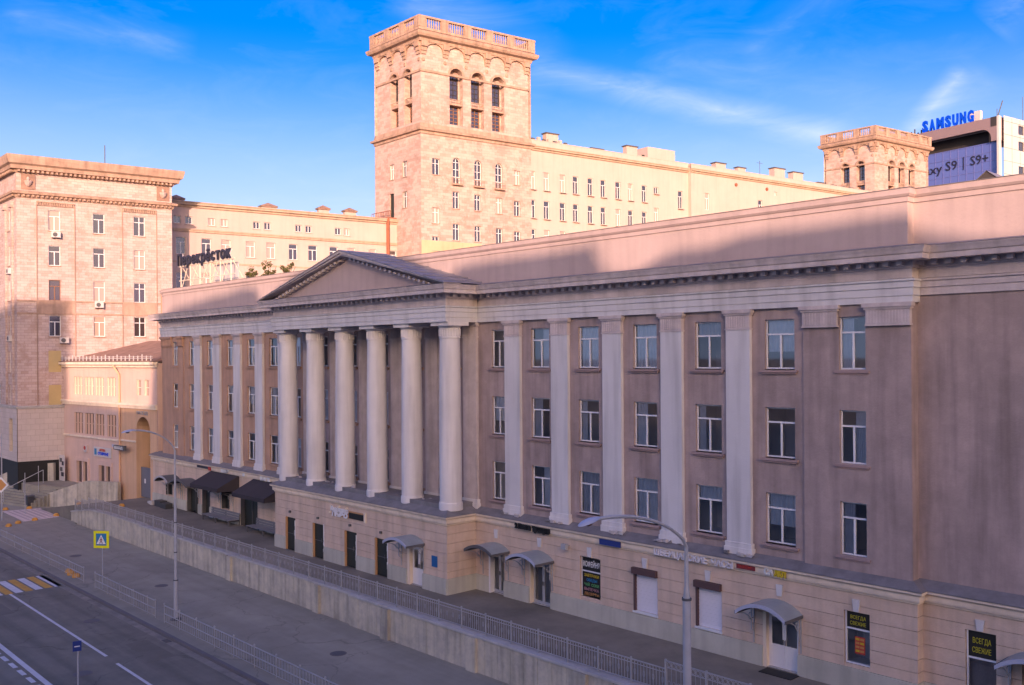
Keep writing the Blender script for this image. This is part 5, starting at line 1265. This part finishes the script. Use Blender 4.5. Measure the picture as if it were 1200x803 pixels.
s_ = thing('shop_sign', AF.P(4.7, .15, 3.8), 'small picture sign of food left of the white shop board', 'sign'); m = MB(AF); m.box(3.9, 5.55, .02, .1, 3.4, 4.15); m.build('board', 'archwall', s_); m = MB(); m.tube(AF.P(5.1, .1, 3.75), AF.P(5.1, .14, 3.75), .33, n=16); m.build('plate', 'panelw', s_); m = MB(); m.tube(AF.P(5.05, .14, 3.85), AF.P(5.05, .17, 3.85), .2, n=12); m.build('food_print', 'redbright', s_)
s_ = thing('banner', AF.P(.9, .8, 1.6), 'tall narrow white banner with dark pictures at the corner of the salmon building', 'banner'); m = MB(AF); m.box(.1, 1.35, .5, .56, .35, 2.9); m.build('board', 'panelw', s_)
for i, (a, b, z) in enumerate(((.25, .8, 2.2), (.75, 1.2, 1.9), (.3, .9, 1.3), (.6, 1.2, .8))): m = MB(AF); m.box(a, b, .56, .575, z, z + .4); m.build('picture', 'black_letter' if i % 2 else 'iron', s_)
s_ = thing('projecting_sign', AF.P(13, .7, 4.4), 'grey sign box projecting beside the drain pipe left of the gateway', 'sign'); m = MB(AF); m.box(12.4, 14.5, .5, .72, 4.2, 4.62); m.box(12.5, 12.6, 0, .5, 4.35, 4.45); m.build('box', 'iron', s_); text('lettering', 'ВХОД', 'white', s_, AF, 12.6, .73, 4.3, .22, 1.6, bold=.01, depth=.01); m = MB(AF); m.box(11.4, 12.3, .3, .4, 4.35, 4.6); m.build('arm_panel', 'lamp', s_)
s_ = thing('arch_sign', AF.P(16.6, .1, 7.6), 'small faded lettering above the gateway arch', 'sign'); text('lettering', 'ПРОЕЗД', 'galv', s_, AF, 15.6, .05, 7.5, .3, 2.0, depth=.05)

# raised platform, ramp walls and steps before the arch building
pl = MB(); n_ = [(-101.2, 31.4), (-99.8, 31.5), (-88.2, 32.4), (-88.4, 31.6), (-94.2, 29.6), (-98.5, 27.9), (-101.2, 27.6)]
k_ = len(pl.v)
for z in (-2.0, .32):
    for x, y in n_: pl.v.append((x, y, z))
N = len(n_); pl.f.append([k_ + N + i for i in range(N)])
for i in range(N): pl.f.append([k_ + i, k_ + (i + 1) % N, k_ + N + (i + 1) % N, k_ + N + i])
struct('raised_platform', pl, 'pave')


def slopewall(pts, th, m_, name, label, cat):
    m = MB(); P = [Vector(p) for p in pts]
    for a, b in zip(P[:-1], P[1:]):
        d_ = Vector((b.x - a.x, b.y - a.y)).normalized(); n = Vector((d_.y, -d_.x)) * th; k = len(m.v)
        for q in (a, b): m.v += [(q.x, q.y, -2), (q.x, q.y, q.z), (q.x - n.x, q.y - n.y, q.z), (q.x - n.x, q.y - n.y, -2)]
        for q in ((0, 4, 5, 1), (1, 5, 6, 2), (2, 6, 7, 3), (0, 1, 2, 3), (4, 7, 6, 5)): m.f.append([k + i for i in q])
    return m.build(name, m_, None, label=label, cat=cat)


slopewall([(-95.6, 28.6, -.35), (-93.2, 29.4, .35), (-90.5, 30.4, 1.15), (-86.6, 31.9, 1.25)], .35, 'concrete', 'ramp_wall', 'beige sloping parapet wall of the ramp before the salmon building', 'wall')
slopewall([(-108, 26.0, -.3), (-104, 27.6, 1.2), (-101.0, 29.2, 2.05), (-99.6, 30.4, 2.1)], .35, 'concrete', 'ramp_wall', 'beige curved parapet under the dark base of the limestone block', 'wall')
st = thing('steps', (-98, 28, ZS), 'broad grey steps between the two beige parapets', 'steps')
for i in range(9):
    a = .5 * i; m = MB(); x0, y0, x1, y1 = -105.5 + a * .2, 24.6 + a * .75, -96.2 + a * .4, 27.0 + a * .62; k = len(m.v)
    for z in (-2, ZS + .2 * (i + 1)): m.v += [(x0, y0, z), (x1, y1, z), (x1 - .9, y1 + 2.6, z), (x0 - .9, y0 + 2.6, z)]
    for q in ((4, 5, 6, 7), (0, 1, 5, 4), (1, 2, 6, 5), (3, 0, 4, 7)): m.f.append([k + j for j in q])
    m.build('step', 'pave', st)
hr = thing('handrail', (-99, 27.5, ZS), 'thin pipe handrail standing on the broad steps', 'handrail'); m = MB()
for a, b in (((-100.2, 26.0, -1.2), (-98.8, 29.2, .6)),):
    m.tube((a[0], a[1], a[2] + 1), (b[0], b[1], b[2] + 1), .03); m.build('rail', 'galv', hr)
    for t in (0, .5, 1): m = MB(); x, y, z = [a[i] + (b[i] - a[i]) * t for i in range(3)]; m.tube((x, y, z - .4), (x, y, z + 1), .03); m.build('post', 'galv', hr)
t = thing('litter_bin', (-96.4, 27.3, ZS), 'dark litter bin at the foot of the beige ramp parapet', 'bin'); m = MB(); m.wbox(-96.7, -96.1, 27.0, 27.6, ZS, ZS + 1.0); m.build('body', 'bin', t); m = MB(); m.wbox(-96.75, -96.05, 26.95, 27.65, ZS + 1.0, ZS + 1.08); m.build('lid', 'iron', t)

# ================================================================= GLASS OFFICE BUILDING
lt = lambda x, t: (Fv.x * t + Rv.x * (x - 600) / 1095 * t, Fv.y * t + Rv.y * (x - 600) / 1095 * t)
S0 = lt(1174, 212); sf, sr = Fr(S0[0], S0[1], 17.5, -3.25), FR_(S0)
SB = thing('office_building', (S0[0], S0[1], 0), 'modern office block with blue glass front and rose cladding at the right', 'building')
m = MB(sf); m.wall(-34, 0, -.3, 60.6, [], 0); m.build('glass_front', 'curtainwall', SB)
m = MB(sf)
for i in range(18): x = -.4 - i * 1.95; m.box(x - .05, x + .05, 0, .08, 20, 60.6)
for j in range(21): m.box(-34, 0, 0, .08, 20 + j * 2.02, 20.08 + j * 2.02)
m.build('mullions', mat('blue_violet_mullion', (.14, .16, .42), bump=0), SB)
# rose frame with rounded recess
m = MB(sf); r_ = 2.2; zt, zb_, s1 = 63.6, 60.6, -1.6
m.box(-34, s1 - r_, -.4, 1.0, zt, 66.0); m.box(s1, 0.2, -.4, 1.0, zb_, 66.0); N = 8
for k in range(N):
    t0, t1 = math.pi / 2 * k / N, math.pi / 2 * (k + 1) / N; c = (s1 - r_, zt - r_); p0 = (c[0] + r_ * math.cos(t0), c[1] + r_ * math.sin(t0)); p1 = (c[0] + r_ * math.cos(t1), c[1] + r_ * math.sin(t1))
    m.quad((p0[0], 1.0, p0[1]), (s1, 1.0, p0[1]), (s1, 1.0, p1[1]), (p1[0], 1.0, p1[1])); m.quad((p0[0], 1.0, p0[1]), (p1[0], 1.0, p1[1]), (p1[0], -.4, p1[1]), (p0[0], -.4, p0[1]))
m.box(s1 - r_, s1, .99, .995, zt, zt + .01); m.box(s1 - r_ - .01, s1 + .0, -.4, 1.0, zt, 66.0)
m.build('rose_cladding_frame', 'rose', SB)
m = MB(sf); m.quad((-34, -3, 60.6), (0, -3, 60.6), (0, -3, 64), (-34, -3, 64)); m.quad((-34, 0, 60.62), (0, 0, 60.62), (0, -3, 60.62), (-34, -3, 60.62)); m.build('recess', 'darkrecess', SB)
m = MB(sf); m.box(-.22, .25, .0, 1.05, 20, 66.1); m.build('corner_trim', 'panelw', SB)
sw = [(6.8 + 3.6 * i, 9.4 + 3.6 * i, z - 2.1, z) for i in range(6) for z in (64.8, 61.1, 58.9, 55.4, 51.9)]
sw = [h for h in sw if not (h[3] == 58.9)]
m = MB(sr); m.wall(0.3, 30, -.3, 66.2, sw, .6, .3); m.build('side_wall', 'panelw', SB)
m = MB(sr)
for j in range(16): m.box(.3, 30, .6, .63, 20 + j * 3.0, 20.06 + j * 3.0)
for j in range(8): m.box(.3 + 3.6 * j, .36 + 3.6 * j, .6, .63, 20, 66)
m.build('cladding_joints', 'iron', SB)
for h in sw: window(SB, sr, (h[0] + h[1]) / 2, h[2], round(h[1] - h[0], 2), round(h[3] - h[2], 2), 'S', o=.4, sill=False, frame='iron')
m = MB(sf); m.box(-34, 0, -30, .0, 65.6, 65.95); m.build('roof', 'tin', SB); m = MB(sf); m.box(-1.6, -.2, .98, 1.06, 63.9, 66.05); m.build('dark_corner_panel', 'darkrecess', SB)
m = MB(); m.tube(sf.P(-.6, 0, 66), sf.P(.6, 0, 69.5), .12); m.tube(sf.P(-3, -4, 66), sf.P(-3, -4, 69), .08); m.tube(sr.P(10, 0, 66), sr.P(10, 0, 72), .06); m.build('roof_mast', 'iron', SB)
for i in range(8): m = MB(sf); m.box(-24 + i * .9, -23.7 + i * .9, -1, -.8, 66, 66.8 + .5 * (i % 3)); m.build('roof_vent', 'iron', SB)
m = MB(sf); m.box(-9.2, -6.5, -4, -3, 66, 69.3); m.build('roof_house', 'panelw', SB)
t = thing('rooftop_sign', sf.P(-12, 0, 66), 'large blue rooftop letters on the office building', 'sign')
xx = -19.2
for ch in 'SAMSUNG': text('letter', ch, 'signblue', t, sf, xx, .3, 66.3, 2.55, 1.5 if ch != 'M' else 1.85, bold=.2, depth=.35); xx += 1.88 if ch != 'M' else 2.2
m = MB(sf); m.box(-19.4, -5.4, .0, .1, 66.15, 66.25)
for i in range(8): m.box(-19.2 + i * 1.92, -19.1 + i * 1.92, -.6, .1, 66, 66.3)
m.build('sign_frame', 'iron', t)
t = thing('glass_lettering', sf.P(-12, 0, 57), 'dark lettering across the blue glass front', 'sign')
text('lettering', 'Galaxy', 'darkletter', t, sf, -23.3, .12, 55.7, 2.2, 9.1, bold=.02, depth=.05); text('lettering', 'S9', 'darkletter', t, sf, -13.3, .12, 55.9, 2.2, 2.9, bold=.02, depth=.05)
m = MB(sf); m.box(-8.9, -8.7, .1, .16, 55.4, 58.4); m.build('divider', 'darkletter', t); text('lettering', 'S9+', 'darkletter', t, sf, -7.1, .12, 56.1, 2.2, 4.3, bold=.02, depth=.05)
# gable roof in front of the glass building
gb = lt(1158, 150); t = thing('roof_dormer', (gb[0], gb[1], 40), 'small dark pointed roof in front of the blue glass', 'roof')
fq = FL_(gb); m = MB(fq); m.quad((-3.0, 0, 39.2), (3.0, 0, 39.2), (0, 0, 41.6), (0, 0, 41.6)); m.f[-1] = m.f[-1][:3]; m.build('gable', 'darkrecess', t)
m = MB(fq); m.quad((0, .2, 41.7), (3.2, .2, 39.15), (3.2, -5, 39.15), (0, -5, 41.7)); m.quad((0, .2, 41.7), (-3.2, .2, 39.15), (-3.2, -5, 39.15), (0, -5, 41.7)); m.build('slope', 'roof', t)
m = MB(fq); m.box(-2.9, 2.9, -5, -.05, -.3, 39.2); m.build('wall', 'tan_far', t)

# ================================================================= ROOFTOP SIGN AND PLANTS
RS = Fr(-79.3, 34.6, 1, 0.02)
t = thing('rooftop_sign', (-74.5, 34.6, 18.5), 'white and dark supermarket letters on a frame above the left end of the roof', 'sign')
x = 0.0
for ch, w in zip('Перекрёсток', (.85, .8, .85, .8, .8, .85, .8, .75, .8, .85, .85)):
    q = text('letter', ch, 'black_letter', t, RS, x, .12, 20.55, .95 if ch == 'П' else 1.3 * .72, w * .86, bold=.035, depth=.12)
    q2 = text('letter_face', ch, 'panelw', t, RS, x - .13, -.04, 20.5, .95 if ch == 'П' else 1.3 * .72, w * .9, bold=.045, depth=.16); x += w * 1.08
for i in range(6):
    m = MB(); a = RS.P(.3 + i * 1.8, -.05, 18.35); b = RS.P(.3 + i * 1.8, -.05, 20.6); m.tube(a, b, .05); m.tube(RS.P(.3 + i * 1.8, -1.6, 18.2), b, .04); m.tube(a, RS.P(1.6 + i * 1.8, -.05, 20.4) if i < 5 else RS.P(9.3, -1.2, 18.2), .035); m.build('support', 'band', t)
m = MB(RS); m.box(0, 9.9, -.1, 0, 20.42, 20.5); m.box(0, 9.9, -.1, 0, 19.2, 19.26); m.build('frame_rail', 'band', t)
m = MB(RS); m.box(5.0, 9.0, -.9, -.8, 18.9, 20.3); m.build('tarpaulin_panel', 'panelw', t)


def foliage(name, parent, centres, n, leaf, m_, **tags):
    m = MB()
    for _ in range(n):
        c, r_ = random.choice(centres); d_ = Vector((random.gauss(0, 1), random.gauss(0, 1), random.gauss(0, 1))).normalized() * r_ * random.random() ** .4
        p = Vector(c) + d_; a = Vector((random.uniform(-1, 1), random.uniform(-1, 1), random.uniform(-.6, .6))).normalized(); b = a.orthogonal().normalized(); s = leaf * random.uniform(.6, 1.3)
        m.raw(p - a * s, p + b * s * .5, p + a * s, p - b * s * .5)
    return m.build(name, m_, parent, kind='stuff', **tags)


for i, (x, h, lb) in enumerate([(-67.6, 1.2, 'green bush on the roof just right of the rooftop letters'), (-64.8, 1.45, 'tallest green bush on the roof between two others'), (-62.2, 1.15, 'lowest rightmost green bush on the roof behind the pediment')]):
    t = thing('rooftop_bush', (x, 35.4, 18.15), lb, 'bush', 'bushes growing on the roof')
    m = MB()
    for k in range(5): m.tube((x + (k - 2) * .1, 35.4, 18.1), (x + (k - 2) * .45, 35.4 + random.uniform(-.3, .3), 18.3 + h * .8), .035, .012, 5)
    m.build('stem', 'wood', t); foliage('leaves', t, [((x + random.uniform(-1.0, 1.0), 35.4 + random.uniform(-.4, .4), 18.3 + random.uniform(.15, h)), random.uniform(.15, .32)) for _ in range(10)], 520, .085, 'leaf')


# ================================================================= STREET FURNITURE
def street_lamp(x, y, z, label, top=7.55, head=8.75, arm=2.2, thick=1.0, dx=0.0, split=2.1):
    t = thing('street_lamp', (x, y, z), label, 'street lamp', 'tall grey street lamps')
    m = MB(); m.lathe((x, y, z), [(.12, 0), (.108, split), (.078, split + .2), (.072, max(6.2, split + .3)), (.06, max(6.3, split + .35)), (.05, top - z)], 14); m.build('pole', 'galv', t, True)
    for zz in (split, 3.6, 5.2): m = MB(); m.lathe((x, y, z), [(.13 if zz <= split else .09, zz), (.13 if zz <= split else .09, zz + .06)], 14); m.build('collar', 'iron', t)
    m = MB(); m.lathe((x, y, z), [(.3, 0), (.3, .05), (.2, .12)], 12); m.build('base_flange', 'iron', t)
    pts = []
    for k in range(11):
        u = k / 10; pts.append((x + dx * u, y - arm * (u ** 1.35), top + (head - top) * math.sin(u * math.pi / 2) ** .9))
    m = MB(); m.path(pts, .045, 8); m.build('arm', 'galv', t)
    hx, hy, hz = pts[-1]
    m = MB(LOC)
    k_ = 0; rings = []
    for j, (yy, w, up, dn) in enumerate([(.1, .05, .05, .05), (-.05, .12, .09, .02), (-.3, .17, .13, .0), (-.6, .16, .12, .0), (-.8, .1, .06, .0), (-.86, .02, .01, .0)]):
        r_ = []
        for i in range(9): a = math.pi * i / 8; m.v.append((w * math.cos(a), yy, up * math.sin(a))); r_.append(len(m.v) - 1)
        rings.append(r_)
    for a, b in zip(rings[:-1], rings[1:]):
        for i in range(8): m.f.append([a[i], a[i + 1], b[i + 1], b[i]])
        m.f.append([a[0], b[0], b[8], a[8]])
    h_ = link('lamp_head', m.mesh('lamp_head', X['lamp'], True), t, Matrix.Translation((hx, hy, hz)) @ Matrix.Rotation(.16, 4, 'X') @ Matrix.Scale(.75, 4))
    m = MB(LOC); m.lathe((0, -.42, -.01), [(.14, 0), (.12, -.06), (.05, -.1)], 12); link('lens', m.mesh('lens', X['lamp_glass'], True), h_, Matrix.Identity(4), local=True)
    return t


street_lamp(-49.06, 21.1, ZS, 'slim grey street lamp on the pavement left of the portico')
street_lamp(-14.8, 20.1, ZS, 'thick grey street lamp in the foreground before the shuttered windows', top=7.45, head=8.62, arm=3.5, split=7.6)


def signpost(name, x, y, z0, zc, label, cat, board, pole_top=None, r_=.035):
    t = thing(name, (x, y, z0), label, cat); m = MB(); m.tube((x, y, z0), (x, y, pole_top or zc), r_, n=8); m.build('pole', 'galv', t); board(t); return t


def facing(x, y, z, yaw): return Matrix.Translation((x, y, z)) @ Matrix.Rotation(yaw, 4, 'Z')


cyaw = math.atan2(.7295, .6839)     # local -y faces the camera side


def ped(t):
    x, y, z = -58.9 + .03, 20.75 - .06, 1.46; M_ = facing(x, y, z, cyaw - .1)
    b = link('sign_board', MB(LOC).box(-.49, .49, 0, .03, -.52, .52).mesh('sign_board', X['lime']), t, M_)
    link('blue_square', MB(LOC).box(-.335, .335, .03, .038, -.37, .37).mesh('blue_square', X['cyanp']), b, Matrix.Identity(4), local=True)
    m = MB(LOC); m.quad((-.3, .042, -.28), (.3, .042, -.28), (0, .042, .3), (0, .042, .3)); m.f[-1] = m.f[-1][:3]; link('white_triangle', m.mesh('white_triangle', X['white']), b, Matrix.Identity(4), local=True)
    m = MB(LOC); m.lathe((0, -.046, .11), [(.005, -.035), (.035, 0), (.005, .035)], 8); m.box(-.03, .03, .043, .048, -.08, .07)
    for p in (((-.01, -.08), (-.1, -.24)), ((.01, -.08), (.09, -.24)), ((0, .04), (-.09, -.05)), ((0, .04), (.09, -.04))): (a, c), (b_, d_) = p; m.tube((a, -.046, c), (b_, -.046, d_), .018, n=5)
    link('walking_figure', m.mesh('walking_figure', X['red']), b, Matrix.Identity(4), local=True)
    for i in range(4): link('crossing_stripe', MB(LOC).box(-.26 + i * .14, -.18 + i * .14, .038, .044, -.34, -.3).mesh('crossing_stripe', X['black_letter']), b, Matrix.Identity(4), local=True)


signpost('pedestrian_sign', -58.9, 20.75, ZS, 1.46, 'square yellow and blue pedestrian crossing sign', 'road sign', ped, 1.9, .03)


def plate(t):
    b = link('sign_board', MB(LOC).box(-.16, .16, 0, .02, -.2, .2).mesh('sign_board', X['blue']), t, facing(-38.77, 12.66, 1.15, cyaw + .5))
    m = MB(LOC); m.box(-.1, .1, .02, .026, -.03, .01); link('white_bar', m.mesh('white_bar', X['white']), b, Matrix.Identity(4), local=True)


signpost('bus_plate', -38.8, 12.7, ZR, 1.15, 'small dark blue plate on a thin pole at the bottom left', 'road sign', plate)


def diamond(t):
    M_ = facing(-90.1, 23.2, 1.55, cyaw - .1) @ Matrix.Rotation(math.pi / 4, 4, 'Y')
    b = link('sign_board', MB(LOC).box(-.5, .5, 0, .03, -.5, .5).mesh('sign_board', X['white']), t, M_); link('yellow_face', MB(LOC).box(-.36, .36, .03, .04, -.36, .36).mesh('yellow_face', X['orangep']), b, Matrix.Identity(4), local=True)


signpost('priority_sign', -90.1, 23.25, ZS, 1.5, 'white and yellow diamond road sign at the left edge', 'road sign', diamond, 6.0, .05)
# thin poles on the steps
for x, y, lb in ((-92.2, 25.7, 'thin bare pole beside the pale paving patch'), (-97.2, 28.3, 'thin signless pole on the steps')):
    m = MB(); m.tube((x, y, ZS), (x, y, 2.2), .03); m.build('pole', 'galv', None, label=lb, cat='pole')

# ================================================================= SHADE CASTERS (unseen blocks added behind the camera, rooflines shaped to the shade)
TAN = math.tan(math.radians(SUN_EL)); BD = 75.0
# roofline: traced from where the shade ends in the photograph: (sideways, forward, height) of points on the lit walls
shade_edge = [(-150, 100, 2), (-110, 95, 8), (-70, 92, 14), (-56, 92, 18.6), (-48.6, 92.1, 18.3), (-46.2, 93.7, 18.4), (-44.9, 94.9, 18.5), (-44.4, 93.7, 8.3), (-40.2, 89.8, 8.2), (-36, 86, 8.0), (-31.9, 82, 8.2), (-31.3, 81.5, 13.5), (-30.2, 80.8, 16.0), (-28.9, 79.5, 16.7), (-26.2, 76.7, 17.0), (-23.9, 74.2, 17.3), (-22.1, 72.2, 17.7),
              (-20, 70, 18.1), (-18.7, 68.6, 17.8), (-18.1, 68, 16.0), (-17.4, 67, 15.9), (-16.8, 65.8, 17.4), (-14, 63, 18.6), (-10.8, 60.8, 19.8), (-6, 55, 18.4), (-3.6, 50.5, 17.2), (-2.8, 51.7, 17.8), (0, 48.6, 17.9), (1.4, 47.2, 17.9), (2.8, 45.8, 17.9), (3.9, 44.6, 18.0), (4.15, 44.2, 16.9), (4.5, 44, 16.3), (5.5, 42.8, 16.2), (6.4, 41.8, 16.7), (7.3, 41, 17.05), (8.4, 39.7, 17.0), (9, 39.1, 17.2), (9.6, 38.4, 17.7),
              (10.4, 37.6, 17.7), (11.6, 36.3, 17.7), (13.1, 34.7, 17.75), (14.3, 33.5, 17.8), (14.7, 33.1, 17.1), (15.1, 32.6, 16.9), (15.6, 32.1, 16.7), (16.5, 31, 16.5), (18, 30, 16.3), (30, 24, 14), (60, 24, 16), (95, 24, 10)]
ca_, sa_ = math.cos(SUN_AZ), math.sin(SUN_AZ)
prof = sorted((l * ca_ + t_ * sa_, z - (.3 if z > 17.4 and t_ < 80 and not -17 < l < -3 else 0) + TAN * (BD + t_ * ca_ - l * sa_)) for l, t_, z in shade_edge)
rt = Vector((.6839, .7296, 0)) * ca_ - Vector((.7296, -.6839, 0)) * sa_
segs = [(0, 7), (7, 11), (11, 19), (19, 31), (31, 44), (44, len(prof) - 1)]
for gi, (i0, i1) in enumerate(segs):
    t = thing('shade_casting_building', tuple(hz * BD + rt * prof[i0][0]), ['tall unseen block at the far left end, shaped to cast shade', 'lower unseen block left of the stepped one, shaped to cast shade', 'stepped unseen block behind the viewpoint, shaped to cast shade', 'peaked unseen block right of the stepped one, shaped to cast shade', 'low unseen block opposite the right wing, shaped to cast shade', 'long unseen block at the right end, shaped to cast shade'][gi], 'building', 'unseen blocks shaped to cast the shade')
    m = MB(); pr_ = prof[i0:i1 + 1]; k_ = len(m.v); n = len(pr_)
    for dd in (0, 14):
        for l, h in pr_: p_ = hz * (BD + dd) + rt * l; m.v.append((p_.x, p_.y, h if dd == 0 else min(h, h)));
        for l, h in pr_: p_ = hz * (BD + dd) + rt * l; m.v.append((p_.x, p_.y, -2.2))
    for i in range(n - 1):
        m.f.append([k_ + i, k_ + i + 1, k_ + n + i + 1, k_ + n + i]); m.f.append([k_ + 2 * n + i, k_ + 2 * n + i + 1, k_ + 3 * n + i + 1, k_ + 3 * n + i]); m.f.append([k_ + i, k_ + i + 1, k_ + 2 * n + i + 1, k_ + 2 * n + i])
    m.f.append([k_, k_ + n, k_ + 3 * n, k_ + 2 * n]); m.f.append([k_ + n - 1, k_ + 2 * n - 1, k_ + 4 * n - 1, k_ + 3 * n - 1])
    m.build('walls', 'tan_far', t)
    ff = Fr((hz * BD).x, (hz * BD).y, -rt.x, -rt.y)
    a, b = -prof[i1][0], -prof[i0][0]
    w = cached('facewin', lambda: winframe(1.4, 1.9, 'T').mesh('window', X['frame'])); wp = cached('facepane', lambda: MB(LOC).quad((-.7, -.045, 0), (.7, -.045, 0), (.7, -.045, 1.9), (-.7, -.045, 1.9)).mesh('pane', X['farpane']))
    for iz in range(8):
        s = a + 2.0
        while s < b - 1.5:
            q = link('window', w, t, ff.M(s, .06, 2.0 + iz * 3.6)); link('pane', wp, q, Matrix.Identity(4), local=True); s += 3.6
